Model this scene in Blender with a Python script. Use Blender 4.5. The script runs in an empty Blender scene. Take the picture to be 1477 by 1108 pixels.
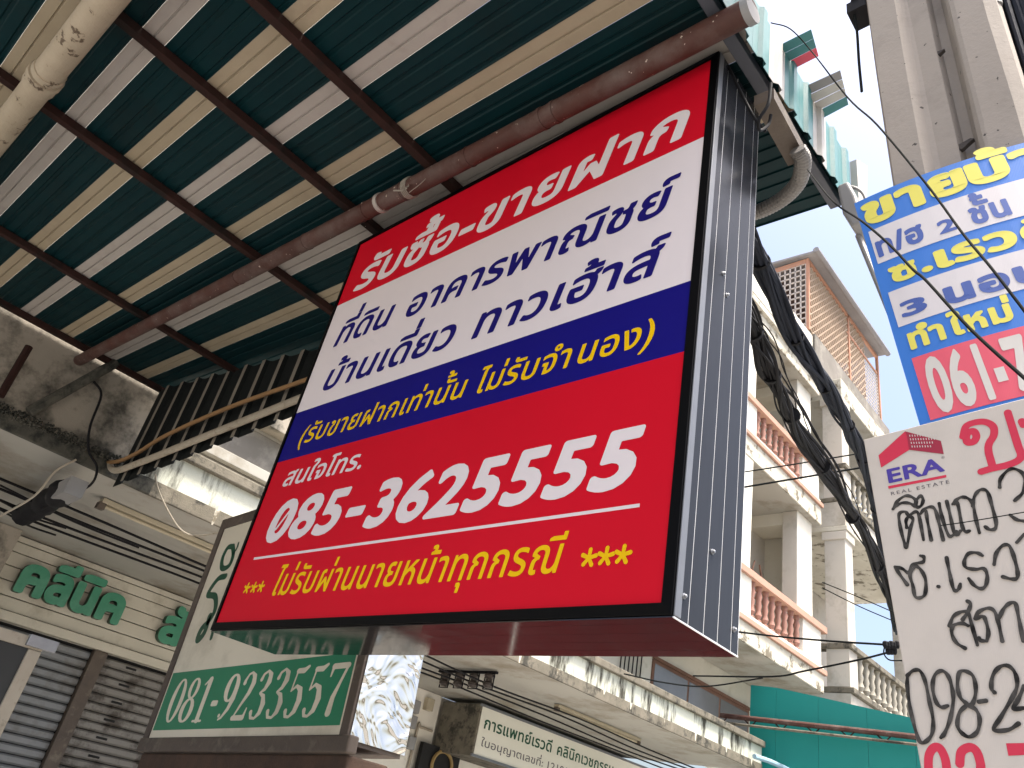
import bpy, math, random
import numpy as np
from mathutils import Vector
random.seed(7)
SC = bpy.context.scene
COL = SC.collection

# ------------------------------------------------------------------ camera, sky, sun, exposure
CAMP = Vector((0.0, 0.0, 1.6))
RM = [[0.7449215891898282, 0.6402391966670956, 0.18757824236827994],
      [-0.21572036914434245, 0.4972091604666253, -0.8403854907626038],
      [-0.63131335190627, 0.5855568476238202, 0.5084944738202417]]
FPX, CX, CY = 1124.99, 738.5, 554.0
cam = bpy.data.cameras.new('camera')
cam.sensor_width = 36.0
cam.lens = FPX / 1477.0 * 36.0
cam.clip_start = 0.05
cam.clip_end = 3000.0
camo = bpy.data.objects.new('camera', cam)
COL.objects.link(camo)
from mathutils import Matrix
mw = Matrix(((RM[0][0], -RM[1][0], -RM[2][0], CAMP.x),
             (RM[0][1], -RM[1][1], -RM[2][1], CAMP.y),
             (RM[0][2], -RM[1][2], -RM[2][2], CAMP.z),
             (0, 0, 0, 1)))
camo.matrix_world = mw
SC.camera = camo

SUN_EL, SUN_AZ = 70.0, 5.0        # azimuth of the sun in the XY plane, from +X towards +Y, degrees
world = bpy.data.worlds.new('World')
SC.world = world
world.use_nodes = True
wn = world.node_tree
bg = wn.nodes['Background']
sky = wn.nodes.new('ShaderNodeTexSky')
sky.sky_type = 'NISHITA'
sky.sun_disc = False
sky.sun_elevation = math.radians(SUN_EL)
sky.sun_rotation = math.radians(90.0 - SUN_AZ)
sky.air_density = 1.0
sky.dust_density = 6.5
sky.ozone_density = 1.0
wn.links.new(sky.outputs[0], bg.inputs[0])
bg.inputs[1].default_value = 0.12
sl = bpy.data.lights.new('sun', 'SUN')
sl.energy = 3.0
sl.angle = math.radians(12.0)
sl.color = (1.0, 0.93, 0.83)
so = bpy.data.objects.new('sun', sl)
COL.objects.link(so)
sd = Vector((math.cos(math.radians(SUN_AZ)) * math.cos(math.radians(SUN_EL)),
             math.sin(math.radians(SUN_AZ)) * math.cos(math.radians(SUN_EL)),
             math.sin(math.radians(SUN_EL))))
so.rotation_euler = sd.to_track_quat('Z', 'Y').to_euler()
so.location = (5, -5, 30)
vs = SC.view_settings
vs.view_transform = 'Standard'
vs.look = 'None'
vs.gamma = 1.0
vs.exposure = 1.68
vs.use_curve_mapping = False
SC.cycles.max_bounces = 8
SC.cycles.use_denoising = True


def at(px, py, ax, val):
    """point seen at photo pixel (px, py) on the world plane ax = val"""
    q = ((px - CX) / FPX, (py - CY) / FPX, 1.0)
    w = [RM[0][i] * q[0] + RM[1][i] * q[1] + RM[2][i] * q[2] for i in range(3)]
    t = (val - CAMP[ax]) / w[ax]
    return Vector([CAMP[i] + t * w[i] for i in range(3)])


def atd(px, py, d):
    """point at photo pixel (px, py), d metres deep from the camera"""
    q = ((px - CX) / FPX, (py - CY) / FPX, 1.0)
    return Vector([CAMP[i] + d * (RM[0][i] * q[0] + RM[1][i] * q[1] + RM[2][i] * q[2]) for i in range(3)])


# ------------------------------------------------------------------ materials
def mat(name, col, rough=0.7, metal=0.0, col2=None, scale=4.0, amt=0.5, stretch=(1, 1, 1),
        bump=0.0, bscale=60.0, dirt=None, dscale=1.5, dlo=0.5, dhi=0.65, dstretch=(1, 1, 1), spec=0.5,
        speck=None, sscale=30.0, slo=0.68, emit=None):
    m = bpy.data.materials.new(name)
    m.use_nodes = True
    nt = m.node_tree
    N, L = nt.nodes, nt.links
    b = N['Principled BSDF']
    b.inputs['Roughness'].default_value = rough
    b.inputs['Metallic'].default_value = metal
    b.inputs['Specular IOR Level'].default_value = spec
    tc = N.new('ShaderNodeTexCoord')

    def noise(sc, st, det=6, rg=0.6):
        mp = N.new('ShaderNodeMapping')
        mp.inputs['Scale'].default_value = st
        L.new(tc.outputs['Object'], mp.inputs[0])
        n = N.new('ShaderNodeTexNoise')
        n.inputs['Scale'].default_value = sc
        n.inputs['Detail'].default_value = det
        n.inputs['Roughness'].default_value = rg
        L.new(mp.outputs[0], n.inputs[0])
        return n.outputs['Fac']

    def ramp(fac, lo, hi):
        r = N.new('ShaderNodeMapRange')
        r.inputs['From Min'].default_value = lo
        r.inputs['From Max'].default_value = hi
        L.new(fac, r.inputs['Value'])
        return r.outputs[0]

    def mix(f, a, bcol):
        x = N.new('ShaderNodeMix')
        x.data_type = 'RGBA'
        L.new(f, x.inputs[0])
        if isinstance(a, tuple):
            x.inputs[6].default_value = (*a, 1)
        else:
            L.new(a, x.inputs[6])
        x.inputs[7].default_value = (*bcol, 1)
        return x.outputs[2]
    if col2 is None:
        col2 = tuple(c * 0.8 for c in col)
    out = mix(ramp(noise(scale, stretch), 0.5 - 0.25 / max(amt, .01) * 0.5, 0.5 + 0.25 / max(amt, .01) * 0.5), col, col2)
    if dirt is not None:
        out = mix(ramp(noise(dscale, dstretch, 10, 0.68), dlo, dhi), out, dirt)
    if speck is not None:
        out = mix(ramp(noise(sscale, (1, 1, 1), 3, 0.5), slo, slo + 0.02), out, speck)
    L.new(out, b.inputs['Base Color'])
    rr = N.new('ShaderNodeMapRange')
    rr.inputs['To Min'].default_value = max(0.02, rough - 0.08)
    rr.inputs['To Max'].default_value = min(1.0, rough + 0.1)
    L.new(noise(scale * 2.3, stretch), rr.inputs['Value'])
    L.new(rr.outputs[0], b.inputs['Roughness'])
    if bump > 0:
        bp = N.new('ShaderNodeBump')
        bp.inputs['Strength'].default_value = bump
        bp.inputs['Distance'].default_value = 0.01
        L.new(noise(bscale, (1, 1, 1), 8, 0.65), bp.inputs['Height'])
        L.new(bp.outputs[0], b.inputs['Normal'])
    return m


# ------------------------------------------------------------------ mesh builder
def root_loc(o):
    v = Vector((0, 0, 0))
    while o is not None:
        v = v + o.location
        o = o.parent
    return v


class MB:
    def __init__(s):
        s.v, s.f, s.sm = [], [], False

    def poly(s, pts):
        n = len(s.v)
        s.v += [tuple(p) for p in pts]
        s.f.append(tuple(range(n, n + len(pts))))

    def box(s, a, b):
        x0, x1 = sorted((a[0], b[0])); y0, y1 = sorted((a[1], b[1])); z0, z1 = sorted((a[2], b[2]))
        n = len(s.v)
        s.v += [(x0, y0, z0), (x1, y0, z0), (x1, y1, z0), (x0, y1, z0), (x0, y0, z1), (x1, y0, z1), (x1, y1, z1), (x0, y1, z1)]
        for q in ((0, 3, 2, 1), (4, 5, 6, 7), (0, 1, 5, 4), (1, 2, 6, 5), (2, 3, 7, 6), (3, 0, 4, 7)):
            s.f.append(tuple(n + i for i in q))

    def hexa(s, p):
        """eight corners: bottom four, top four"""
        n = len(s.v)
        s.v += [tuple(x) for x in p]
        for q in ((0, 3, 2, 1), (4, 5, 6, 7), (0, 1, 5, 4), (1, 2, 6, 5), (2, 3, 7, 6), (3, 0, 4, 7)):
            s.f.append(tuple(n + i for i in q))

    def bar(s, a, b, w, h=None, up=(0, 0, 1)):
        h = h or w
        a, b = Vector(a), Vector(b)
        d = (b - a).normalized()
        u = Vector(up)
        r = d.cross(u)
        if r.length < 1e-4:
            r = d.cross(Vector((1, 0, 0)))
        r.normalize()
        u = r.cross(d).normalized()
        c = []
        for p in (a, b):
            c.append([p - r * w / 2 - u * h / 2, p + r * w / 2 - u * h / 2, p + r * w / 2 + u * h / 2, p - r * w / 2 + u * h / 2])
        s.hexa(c[0] + c[1])

    def prism(s, prof, f):
        """prof: closed list of 2D points, f(p2d, t) with t in 0..1 gives 3D"""
        n = len(s.v); k = len(prof)
        s.v += [tuple(f(p, 0)) for p in prof] + [tuple(f(p, 1)) for p in prof]
        s.f.append(tuple(range(n + k - 1, n - 1, -1)))
        s.f.append(tuple(range(n + k, n + 2 * k)))
        for i in range(k):
            j = (i + 1) % k
            s.f.append((n + i, n + j, n + k + j, n + k + i))

    def tube(s, pts, r, n=8, cap=True):
        pts = [Vector(p) for p in pts]
        rs = r if isinstance(r, (list, tuple)) else [r] * len(pts)
        base = len(s.v)
        nrm = None
        for i, p in enumerate(pts):
            t = (pts[min(i + 1, len(pts) - 1)] - pts[max(i - 1, 0)]).normalized()
            if nrm is None:
                nrm = t.cross(Vector((0.31, 0.2, 0.93)))
                nrm.normalize()
            else:
                nrm = (nrm - t * nrm.dot(t)).normalized()
            bn = t.cross(nrm)
            for k in range(n):
                a = 2 * math.pi * k / n
                s.v.append(tuple(p + (nrm * math.cos(a) + bn * math.sin(a)) * rs[i]))
        for i in range(len(pts) - 1):
            for k in range(n):
                a = base + i * n + k; b = base + i * n + (k + 1) % n
                s.f.append((a, b, b + n, a + n))
        if cap:
            s.f.append(tuple(base + k for k in range(n - 1, -1, -1)))
            s.f.append(tuple(base + (len(pts) - 1) * n + k for k in range(n)))

    def lathe(s, p, prof, n=10, ax=Vector((0, 0, 1))):
        """prof: list of (height, radius)"""
        s.tube([Vector(p) + ax * h for h, r in prof], [r for h, r in prof], n)

    def build(s, name, m, parent=None, smooth=None, auto=True):
        me = bpy.data.meshes.new(name)
        org = root_loc(parent) if parent is not None else None
        if org is None:
            xs = [p[0] for p in s.v]; ys = [p[1] for p in s.v]; zs = [p[2] for p in s.v]
            org = Vector(((min(xs) + max(xs)) / 2, (min(ys) + max(ys)) / 2, min(zs)))
        me.from_pydata([(x - org.x, y - org.y, z - org.z) for x, y, z in s.v], [], s.f)
        ms = m if isinstance(m, (list, tuple)) else [m]
        for q in ms:
            me.materials.append(q)
        o = bpy.data.objects.new(name, me)
        COL.objects.link(o)
        if parent is not None:
            o.parent = parent
        else:
            o.location = org
        if s.sm if smooth is None else smooth:
            for p in me.polygons:
                p.use_smooth = True
        return o


def bevel(o, w=0.004, seg=2):
    md = o.modifiers.new('bevel', 'BEVEL')
    md.width = w
    md.segments = seg
    md.limit_method = 'ANGLE'
    return o


def smooth_by_angle(o):
    for p in o.data.polygons:
        p.use_smooth = True
    md = o.modifiers.new('edge', 'EDGE_SPLIT')
    md.split_angle = math.radians(35)
    return o


def tag(o, label=None, cat=None, group=None, kind=None):
    if label: o['label'] = label
    if cat: o['category'] = cat
    if group: o['group'] = group
    if kind: o['kind'] = kind
    return o


def thing(name, loc, label, cat, group=None, kind=None):
    o = bpy.data.objects.new(name, None)
    o.empty_display_size = 0.1
    COL.objects.link(o)
    o.location = loc
    return tag(o, label, cat, group, kind)


def catmull(pts, k=6):
    pts = [Vector(p) for p in pts]
    if len(pts) < 3:
        return pts
    P = [pts[0] * 2 - pts[1]] + pts + [pts[-1] * 2 - pts[-2]]
    out = []
    for i in range(1, len(P) - 2):
        for j in range(k):
            t = j / k
            out.append(0.5 * ((2 * P[i]) + (P[i + 1] - P[i - 1]) * t + (2 * P[i - 1] - 5 * P[i] + 4 * P[i + 1] - P[i + 2]) * t * t
                              + (3 * P[i] - P[i - 1] - 3 * P[i + 1] + P[i + 2]) * t ** 3))
    out.append(pts[-1])
    return out


# ------------------------------------------------------------------ lettering: signed-distance glyphs
_loops = {}


def glyph_loops(ch):
    if ch in _loops:
        return _loops[ch]
    c = bpy.data.curves.new('tmp', 'FONT')
    c.body = ch
    c.fill_mode = 'NONE'
    c.resolution_u = 4
    o = bpy.data.objects.new('tmp', c)
    COL.objects.link(o)
    dg = bpy.context.evaluated_depsgraph_get()
    me = o.evaluated_get(dg).to_mesh()
    nx = {}
    vs_ = [(v.co.x, v.co.y) for v in me.vertices]
    adj = {}
    for e in me.edges:
        a, b = e.vertices
        adj.setdefault(a, []).append(b)
        adj.setdefault(b, []).append(a)
    seen = set()
    loops = []
    for v0 in range(len(vs_)):
        if v0 in seen or v0 not in adj:
            continue
        # walk in increasing index direction
        cur, prev, lp = v0, None, []
        nxt = v0 + 1 if (v0 + 1) in adj[v0] else adj[v0][0]
        while cur not in seen:
            seen.add(cur)
            lp.append(vs_[cur])
            cand = [q for q in adj[cur] if q != prev and q not in seen]
            if prev is None:
                cand = [nxt] if nxt not in seen else cand
            prev = cur
            if not cand:
                break
            cur = cand[0]
        if len(lp) > 2:
            loops.append(np.array(lp))
    o.evaluated_get(dg).to_mesh_clear()
    bpy.data.objects.remove(o)
    bpy.data.curves.remove(c)
    _loops[ch] = loops
    return loops


_adv = {}


def str_width(s_):
    c = bpy.data.curves.new('tmp', 'FONT')
    c.body = s_
    o = bpy.data.objects.new('tmp', c)
    COL.objects.link(o)
    dg = bpy.context.evaluated_depsgraph_get()
    me = o.evaluated_get(dg).to_mesh()
    xs = [v.co.x for v in me.vertices]
    w = max(xs) - min(xs)
    o.evaluated_get(dg).to_mesh_clear()
    bpy.data.objects.remove(o)
    bpy.data.curves.remove(c)
    return w


def advance(ch):
    if ch not in _adv:
        _adv[ch] = str_width('|' + ch + '|') - str_width('||')
    return _adv[ch]


def march(F, x0, y0, h):
    """F grid (rows = y) negative inside -> polygons and border segments"""
    ny, nx_ = F.shape
    ins = F < 0
    polys, segs = [], []
    for j in range(ny - 1):
        c = ins[j, :-1].astype(int) + ins[j, 1:] + ins[j + 1, :-1] + ins[j + 1, 1:]
        i = 0
        while i < nx_ - 1:
            k = c[i]
            if k == 0:
                i += 1
            elif k == 4:
                i2 = i
                while i2 < nx_ - 1 and c[i2] == 4:
                    i2 += 1
                polys.append([(x0 + i * h, y0 + j * h), (x0 + i2 * h, y0 + j * h), (x0 + i2 * h, y0 + (j + 1) * h), (x0 + i * h, y0 + (j + 1) * h)])
                i = i2
            else:
                cs = [(i, j), (i + 1, j), (i + 1, j + 1), (i, j + 1)]
                fv = [F[b, a] for a, b in cs]
                pl, cr = [], []
                for q in range(4):
                    a, b = cs[q], cs[(q + 1) % 4]
                    fa, fb = fv[q], fv[(q + 1) % 4]
                    if fa < 0:
                        pl.append((x0 + a[0] * h, y0 + a[1] * h))
                    if (fa < 0) != (fb < 0):
                        t = min(0.999, max(0.001, fa / (fa - fb)))
                        p = (x0 + (a[0] + (b[0] - a[0]) * t) * h, y0 + (a[1] + (b[1] - a[1]) * t) * h)
                        pl.append(p)
                        cr.append(p)
                if len(pl) >= 3:
                    polys.append(pl)
                if len(cr) == 2:
                    segs.append((cr[0], cr[1]))
                i += 1
    return polys, segs


def seg_dist(X, Y, a, b, ra=0.0, rb=0.0):
    ax, ay = a; bx, by = b
    dx, dy = bx - ax, by - ay
    L2 = dx * dx + dy * dy + 1e-12
    t = np.clip(((X - ax) * dx + (Y - ay) * dy) / L2, 0, 1)
    return np.hypot(X - ax - t * dx, Y - ay - t * dy) - (ra + (rb - ra) * t)


_gc = {}


def glyph(ch, off, h=0.012, extra=None):
    key = (ch, round(off, 4), h, extra is not None)
    if key in _gc:
        return _gc[key]
    loops = glyph_loops(ch)
    if not loops:
        _gc[key] = ([], [])
        return _gc[key]
    allp = np.concatenate(loops)
    pad = abs(off) + 2.2 * h
    x0, y0 = allp.min(0) - pad
    x1, y1 = allp.max(0) + pad
    xs = np.arange(x0, x1 + h, h); ys = np.arange(y0, y1 + h, h)
    X, Y = np.meshgrid(xs, ys)
    D = np.full(X.shape, 1e9)
    W = np.zeros(X.shape, int)
    for lp in loops:
        n = len(lp)
        for i in range(n):
            a = lp[i]; b = lp[(i + 1) % n]
            if abs(a[0] - b[0]) + abs(a[1] - b[1]) < 1e-7:
                continue
            D = np.minimum(D, seg_dist(X, Y, a, b))
            if a[1] != b[1]:
                up = b[1] > a[1]
                lo, hi = (a, b) if up else (b, a)
                cond = (Y >= lo[1]) & (Y < hi[1])
                xi = lo[0] + (Y - lo[1]) * (hi[0] - lo[0]) / (hi[1] - lo[1])
                W = W + np.where(cond & (xi > X), 1 if up else -1, 0)
    F = np.where(W != 0, -D, D) - off
    if extra is not None:
        for a, b, r in extra:
            F = np.minimum(F, seg_dist(X, Y, a, b, r, r))
    _gc[key] = march(F, x0, y0, h)
    return _gc[key]


TONE = '\u0e48\u0e49\u0e4a\u0e4b\u0e4c'
UPV = '\u0e31\u0e34\u0e35\u0e36\u0e37'
LOWV = '\u0e38\u0e39'
TALL = '\u0e1b\u0e1d\u0e1f'


def layout(s_, off, track=0.0, h=0.012, slash0=False):
    """polygons and border segments of a string, em units, baseline 0"""
    P, S = [], []
    x = 0.0
    prev_up = False
    base = ''
    for ch in s_:
        if ch == ' ':
            x += 0.26 + track
            continue
        dx = dy = 0.0
        mark = ch in TONE or ch in UPV or ch in LOWV
        if mark:
            dx = -track * 0.5
            if base in TALL and ch not in LOWV:
                dx -= 0.13
            if ch in TONE:
                dy = (0.2 if prev_up else 0.0) + off * (1.2 if prev_up else 0.8)
                if ch == '\u0e4c':
                    dy += 0.02
            elif ch in UPV:
                dy = off * 0.9
                prev_up = True
        else:
            base = ch
            prev_up = False
        ex = None
        if slash0 and ch == '0':
            ex = [((0.2, 0.2), (0.32, 0.5), 0.022)]
            slash0 = False
        pl, sg = glyph(ch, off, h, ex)
        P += [[(a + x + dx, b + dy) for a, b in q] for q in pl]
        S += [((a[0] + x + dx, a[1] + dy), (b[0] + x + dx, b[1] + dy)) for a, b in sg]
        if not mark:
            x += advance(ch) + track + off * 0.9
    return P, S


def stroke_polys(strokes, h):
    """strokes: lists of (x, y, r)"""
    xs = [p[0] for s_ in strokes for p in s_]; ys = [p[1] for s_ in strokes for p in s_]
    rm = max(p[2] for s_ in strokes for p in s_) + 2.5 * h
    gx = np.arange(min(xs) - rm, max(xs) + rm + h, h); gy = np.arange(min(ys) - rm, max(ys) + rm + h, h)
    X, Y = np.meshgrid(gx, gy)
    D = np.full(X.shape, 1e9)
    for s_ in strokes:
        for a, b in zip(s_[:-1], s_[1:]):
            D = np.minimum(D, seg_dist(X, Y, a[:2], b[:2], a[2], b[2]))
    return march(D, gx[0], gy[0], h)


class Face:
    """a sign face: u to the right, v up, d out towards the viewer"""
    def __init__(s, O, u, v, n, bend=0.0):
        s.O, s.u, s.v, s.n, s.bend = Vector(O), Vector(u).normalized(), Vector(v).normalized(), Vector(n).normalized(), bend

    def p(s, u, v, d=0.0):
        return s.O + s.u * u + s.v * v + s.n * (d - s.bend * max(u, 0) ** 2)


def put_polys(mb, face, P, S, f, d, depth=0.0):
    for q in P:
        mb.poly([face.p(*f(*p), d) for p in q])
    if depth:
        for a, b in S:
            pa, pb = f(*a), f(*b)
            mb.poly([face.p(*pa, d), face.p(*pb, d), face.p(*pb, d - depth), face.p(*pa, d - depth)])


def text(mb, face, s_, u0, u1, base, xh, off, shear=0.0, d=0.0015, track=0.0, h=0.012, depth=0.0, slash0=False, ref=0.548):
    """fit the string between u0 and u1 with letter height xh"""
    P, S = layout(s_, off, track, h, slash0)
    sy = xh / (ref + 2 * off)
    if shear:
        k = shear
        P = [[(a + b * k, b) for a, b in q] for q in P]
        S = [((a[0] + a[1] * k, a[1]), (b[0] + b[1] * k, b[1])) for a, b in S]
    xs = [p[0] for q in P for p in q]
    a0, a1 = min(xs), max(xs)
    sx = (u1 - u0) / (a1 - a0)
    put_polys(mb, face, P, S, lambda a, b: (u0 + (a - a0) * sx, base + (b + off) * sy), d, depth)


def strokes_on(mb, face, strokes, r, h, d=0.0015, wob=0.0):
    for s_ in strokes:
        c = catmull([(x, y, 0) for x, y in s_], 5) if len(s_) > 2 else [Vector((x, y, 0)) for x, y in s_]
        L = []
        for i, p in enumerate(c):
            rr = r * (1 + wob * math.sin(i * 0.9 + s_[0][0] * 300))
            L.append((p.x, p.y, rr))
        P, S = stroke_polys([L], h)
        put_polys(mb, face, P, S, lambda a, b: (a, b), d)
        d += 0.00006
HAND= [[[0.0324,-0.1698],[0.0425,-0.1557],[0.0593,-0.1477],[0.071,-0.1536],[0.0767,-0.1639],[0.0731,-0.1733],[0.0651,-0.1656],[0.0519,-0.1609],[0.0398,-0.1641],[0.0324,-0.1698]],[[0.0748,-0.1634],[0.086,-0.1543],[0.0888,-0.1638],[0.0836,-0.1743],[0.0758,-0.176],[0.0741,-0.1677]],[[0.0505,-0.2133],[0.0517,-0.1991],[0.058,-0.1918],[0.0643,-0.199],[0.0561,-0.2173],[0.0439,-0.2516],[0.041,-0.2398],[0.0393,-0.2051],[0.0419,-0.1823],[0.0536,-0.1806],[0.0585,-0.189],[0.0718,-0.1847],[0.076,-0.1958],[0.0752,-0.2438]],[[0.0882,-0.2464],[0.0887,-0.2072],[0.0899,-0.1874]],[[0.0794,-0.1908],[0.0883,-0.1827],[0.1008,-0.1813],[0.1063,-0.1912],[0.1074,-0.217],[0.1081,-0.2504]],[[0.115,-0.1774],[0.1146,-0.2045],[0.1181,-0.2415],[0.1243,-0.2455],[0.1326,-0.239]],[[0.1285,-0.1762],[0.1288,-0.2048],[0.1287,-0.2409],[0.1338,-0.2447],[0.1395,-0.2391]],[[0.1399,-0.1847],[0.1455,-0.186],[0.1441,-0.2277],[0.147,-0.242],[0.1538,-0.2421]],[[0.1376,-0.1841],[0.1449,-0.1773],[0.155,-0.174],[0.1645,-0.1792],[0.17,-0.1918],[0.1688,-0.2193],[0.1688,-0.2492]],[[0.1692,-0.1958],[0.175,-0.1789],[0.1842,-0.1683],[0.1924,-0.1675],[0.1985,-0.1761],[0.1992,-0.2042],[0.1988,-0.2341],[0.1943,-0.2465],[0.1856,-0.246],[0.1803,-0.2395]],[[0.219,-0.17],[0.2237,-0.1541],[0.2379,-0.1407],[0.2493,-0.1395],[0.2602,-0.1524],[0.2593,-0.1718],[0.251,-0.1891],[0.2364,-0.2006]],[[0.2229,-0.226],[0.2312,-0.2372],[0.2413,-0.242]],[[0.0169,-0.2866],[0.0229,-0.3026],[0.0326,-0.3243]],[[0.0169,-0.2866],[0.0294,-0.2929],[0.0387,-0.3026],[0.0457,-0.2904],[0.0549,-0.2866],[0.067,-0.2861],[0.0698,-0.2771],[0.0645,-0.2734]],[[0.0528,-0.2916],[0.0406,-0.3056],[0.0417,-0.3271],[0.0421,-0.348],[0.0504,-0.3518],[0.0597,-0.3455],[0.065,-0.3203],[0.0607,-0.301],[0.054,-0.2918]],[[0.0831,-0.3357],[0.0842,-0.3364]],[[0.1072,-0.2853],[0.1067,-0.3116],[0.1067,-0.3399],[0.1096,-0.348],[0.1158,-0.3452],[0.1197,-0.3369]],[[0.1646,-0.292],[0.1571,-0.2854],[0.144,-0.2842],[0.1348,-0.2957],[0.1344,-0.3086],[0.1487,-0.3149],[0.1617,-0.3159],[0.1643,-0.329],[0.1585,-0.3456],[0.1499,-0.3505],[0.1407,-0.3428],[0.1347,-0.3292]],[[0.1789,-0.3113],[0.1864,-0.2922],[0.1988,-0.2803],[0.209,-0.2823],[0.2114,-0.3045],[0.2109,-0.3294],[0.2071,-0.3411],[0.1988,-0.341],[0.1875,-0.3354]],[[0.2216,-0.2784],[0.2358,-0.2657]],[[0.0882,-0.4078],[0.0975,-0.3925],[0.1124,-0.3862],[0.1215,-0.3902],[0.123,-0.4121],[0.1244,-0.4454]],[[0.1171,-0.4114],[0.1084,-0.4062],[0.0943,-0.4085],[0.0893,-0.4215],[0.0934,-0.438],[0.1046,-0.4485]],[[0.1109,-0.3997],[0.122,-0.3875],[0.1284,-0.3746],[0.1246,-0.3691]],[[0.1397,-0.4405],[0.1307,-0.4382],[0.1292,-0.4341]],[[0.1397,-0.4405],[0.1453,-0.4255],[0.1452,-0.4042],[0.1416,-0.3983],[0.1302,-0.4009],[0.1386,-0.3898],[0.1539,-0.3859],[0.1619,-0.3929],[0.1635,-0.4119],[0.1624,-0.4431]],[[0.1664,-0.4043],[0.1767,-0.3896],[0.1878,-0.3818],[0.1954,-0.3842],[0.1945,-0.4079],[0.1923,-0.4464]],[[0.0053,-0.4852],[0.0156,-0.4781],[0.0269,-0.4791],[0.0323,-0.4978],[0.0329,-0.5285],[0.0334,-0.5584],[0.0281,-0.5801],[0.0175,-0.5917],[0.0074,-0.5937],[0.0032,-0.5766],[0.0006,-0.5417],[0.0018,-0.5059],[0.0053,-0.4852]],[[0.06,-0.539],[0.0501,-0.5408],[0.0433,-0.5317],[0.042,-0.5089],[0.049,-0.4889],[0.0614,-0.4821],[0.0695,-0.4906],[0.072,-0.5086],[0.07,-0.531],[0.0595,-0.5598],[0.0471,-0.5809],[0.0399,-0.5877]],[[0.0888,-0.5371],[0.0815,-0.5268],[0.0813,-0.5068],[0.0884,-0.4871],[0.0992,-0.4867],[0.1078,-0.4963],[0.1066,-0.5186],[0.098,-0.5377],[0.0881,-0.5407],[0.0755,-0.5509],[0.0686,-0.5698],[0.0727,-0.5819],[0.0829,-0.5882],[0.0959,-0.5805],[0.1032,-0.562],[0.1006,-0.5475],[0.0904,-0.5408]],[[0.1076,-0.5358],[0.1181,-0.5348]],[[0.1332,-0.523],[0.1303,-0.5155],[0.1368,-0.4963],[0.1499,-0.4837],[0.1623,-0.4836],[0.1694,-0.4966],[0.1672,-0.5158],[0.1553,-0.5341],[0.1337,-0.5612],[0.1197,-0.5792],[0.1404,-0.5801],[0.1564,-0.5717]],[[0.1769,-0.5166],[0.1634,-0.5371],[0.154,-0.5494],[0.1692,-0.5492]]]
RED= [[[0.1865,-0.0532],[0.1914,-0.0442],[0.2018,-0.0435],[0.2042,-0.056],[0.1972,-0.0656],[0.1874,-0.0639],[0.1865,-0.0532]],[[0.1822,-0.0492],[0.1914,-0.0295],[0.2076,-0.0254],[0.2249,-0.0297],[0.2358,-0.0437],[0.2328,-0.0622],[0.2217,-0.0768],[0.2171,-0.0933],[0.2169,-0.1256]],[[0.1969,-0.1308],[0.2161,-0.1291],[0.2382,-0.129],[0.258,-0.1248],[0.2659,-0.1148],[0.2655,-0.0924],[0.2653,-0.0219]],[[0.2828,-0.0472],[0.2836,-0.0552]]]
RED2= [[[0.0108,-0.6409],[0.0156,-0.6154],[0.0251,-0.6027],[0.0346,-0.603],[0.0398,-0.6183],[0.0389,-0.6413]],[[0.0601,-0.6268],[0.0659,-0.6097],[0.0798,-0.6032],[0.0884,-0.6104],[0.0897,-0.6308],[0.0851,-0.6419]]]
RED7= [[[0.1322,-0.5992],[0.1574,-0.5996],[0.1534,-0.6166],[0.1315,-0.6172]]]
LOGO= [[[0.0239,-0.0459],[0.0826,-0.006],[0.0846,-0.0178],[0.0832,-0.0502],[0.0247,-0.0747]],[[0.0826,-0.006],[0.1429,-0.0473],[0.1424,-0.0773],[0.0832,-0.0502],[0.0846,-0.0178]],[[0.0312,-0.1189],[0.1379,-0.1217],[0.1375,-0.1272],[0.0313,-0.1249]]]
GREENR= [[[0.2913,-0.2384],[0.2183,-0.2386],[0.1954,-0.3133],[0.2287,-0.3896],[0.2841,-0.4116],[0.3417,-0.3885],[0.34,-0.3119],[0.2913,-0.2384]],[[0.3315,-0.3046],[0.3604,-0.2676],[0.3598,-0.222]],[[0.3372,-0.4803],[0.2552,-0.4807],[0.2006,-0.5254],[0.1738,-0.5964],[0.2915,-0.6273],[0.3563,-0.7339],[0.3195,-0.8167]],[[0.3195,-0.8167],[0.2562,-0.859],[0.248,-0.9223],[0.2774,-0.9353],[0.3186,-0.8913],[0.3163,-0.8271],[0.3107,-0.7726]],[[0.4394,-0.9383],[0.4311,-0.8802]]]

# ------------------------------------------------------------------ materials of the place
M = {}
M['asphalt'] = mat('asphalt', (0.19, 0.187, 0.18), 0.9, col2=(0.145, 0.143, 0.138), scale=3, bump=0.3, bscale=120)
M['pave'] = mat('pavement', (0.38, 0.365, 0.34), 0.85, col2=(0.29, 0.28, 0.26), scale=2, bump=0.2)
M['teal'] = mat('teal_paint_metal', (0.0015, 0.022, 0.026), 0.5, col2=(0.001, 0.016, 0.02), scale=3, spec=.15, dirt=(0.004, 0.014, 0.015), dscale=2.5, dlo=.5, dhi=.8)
M['sheet_tan'] = mat('tan_paint_metal', (0.37, 0.315, 0.225), 0.6, spec=.2, col2=(0.31, 0.26, 0.18), scale=2.5, dirt=(0.25, 0.2, 0.15), dscale=4, dlo=.55, dhi=.85)
M['sheet_white'] = mat('white_paint_metal', (0.40, 0.37, 0.34), 0.6, spec=.2, col2=(0.34, 0.315, 0.285), scale=2.5, dirt=(0.27, 0.23, 0.2), dscale=4, dlo=.55, dhi=.85)
M['fascia_teal'] = mat('fascia_teal', (0.06, 0.21, 0.22), 0.45, col2=(0.04, 0.165, 0.175), scale=6, dirt=(0.14, 0.24, 0.24), dscale=5, dlo=.5, dhi=.8)
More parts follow.
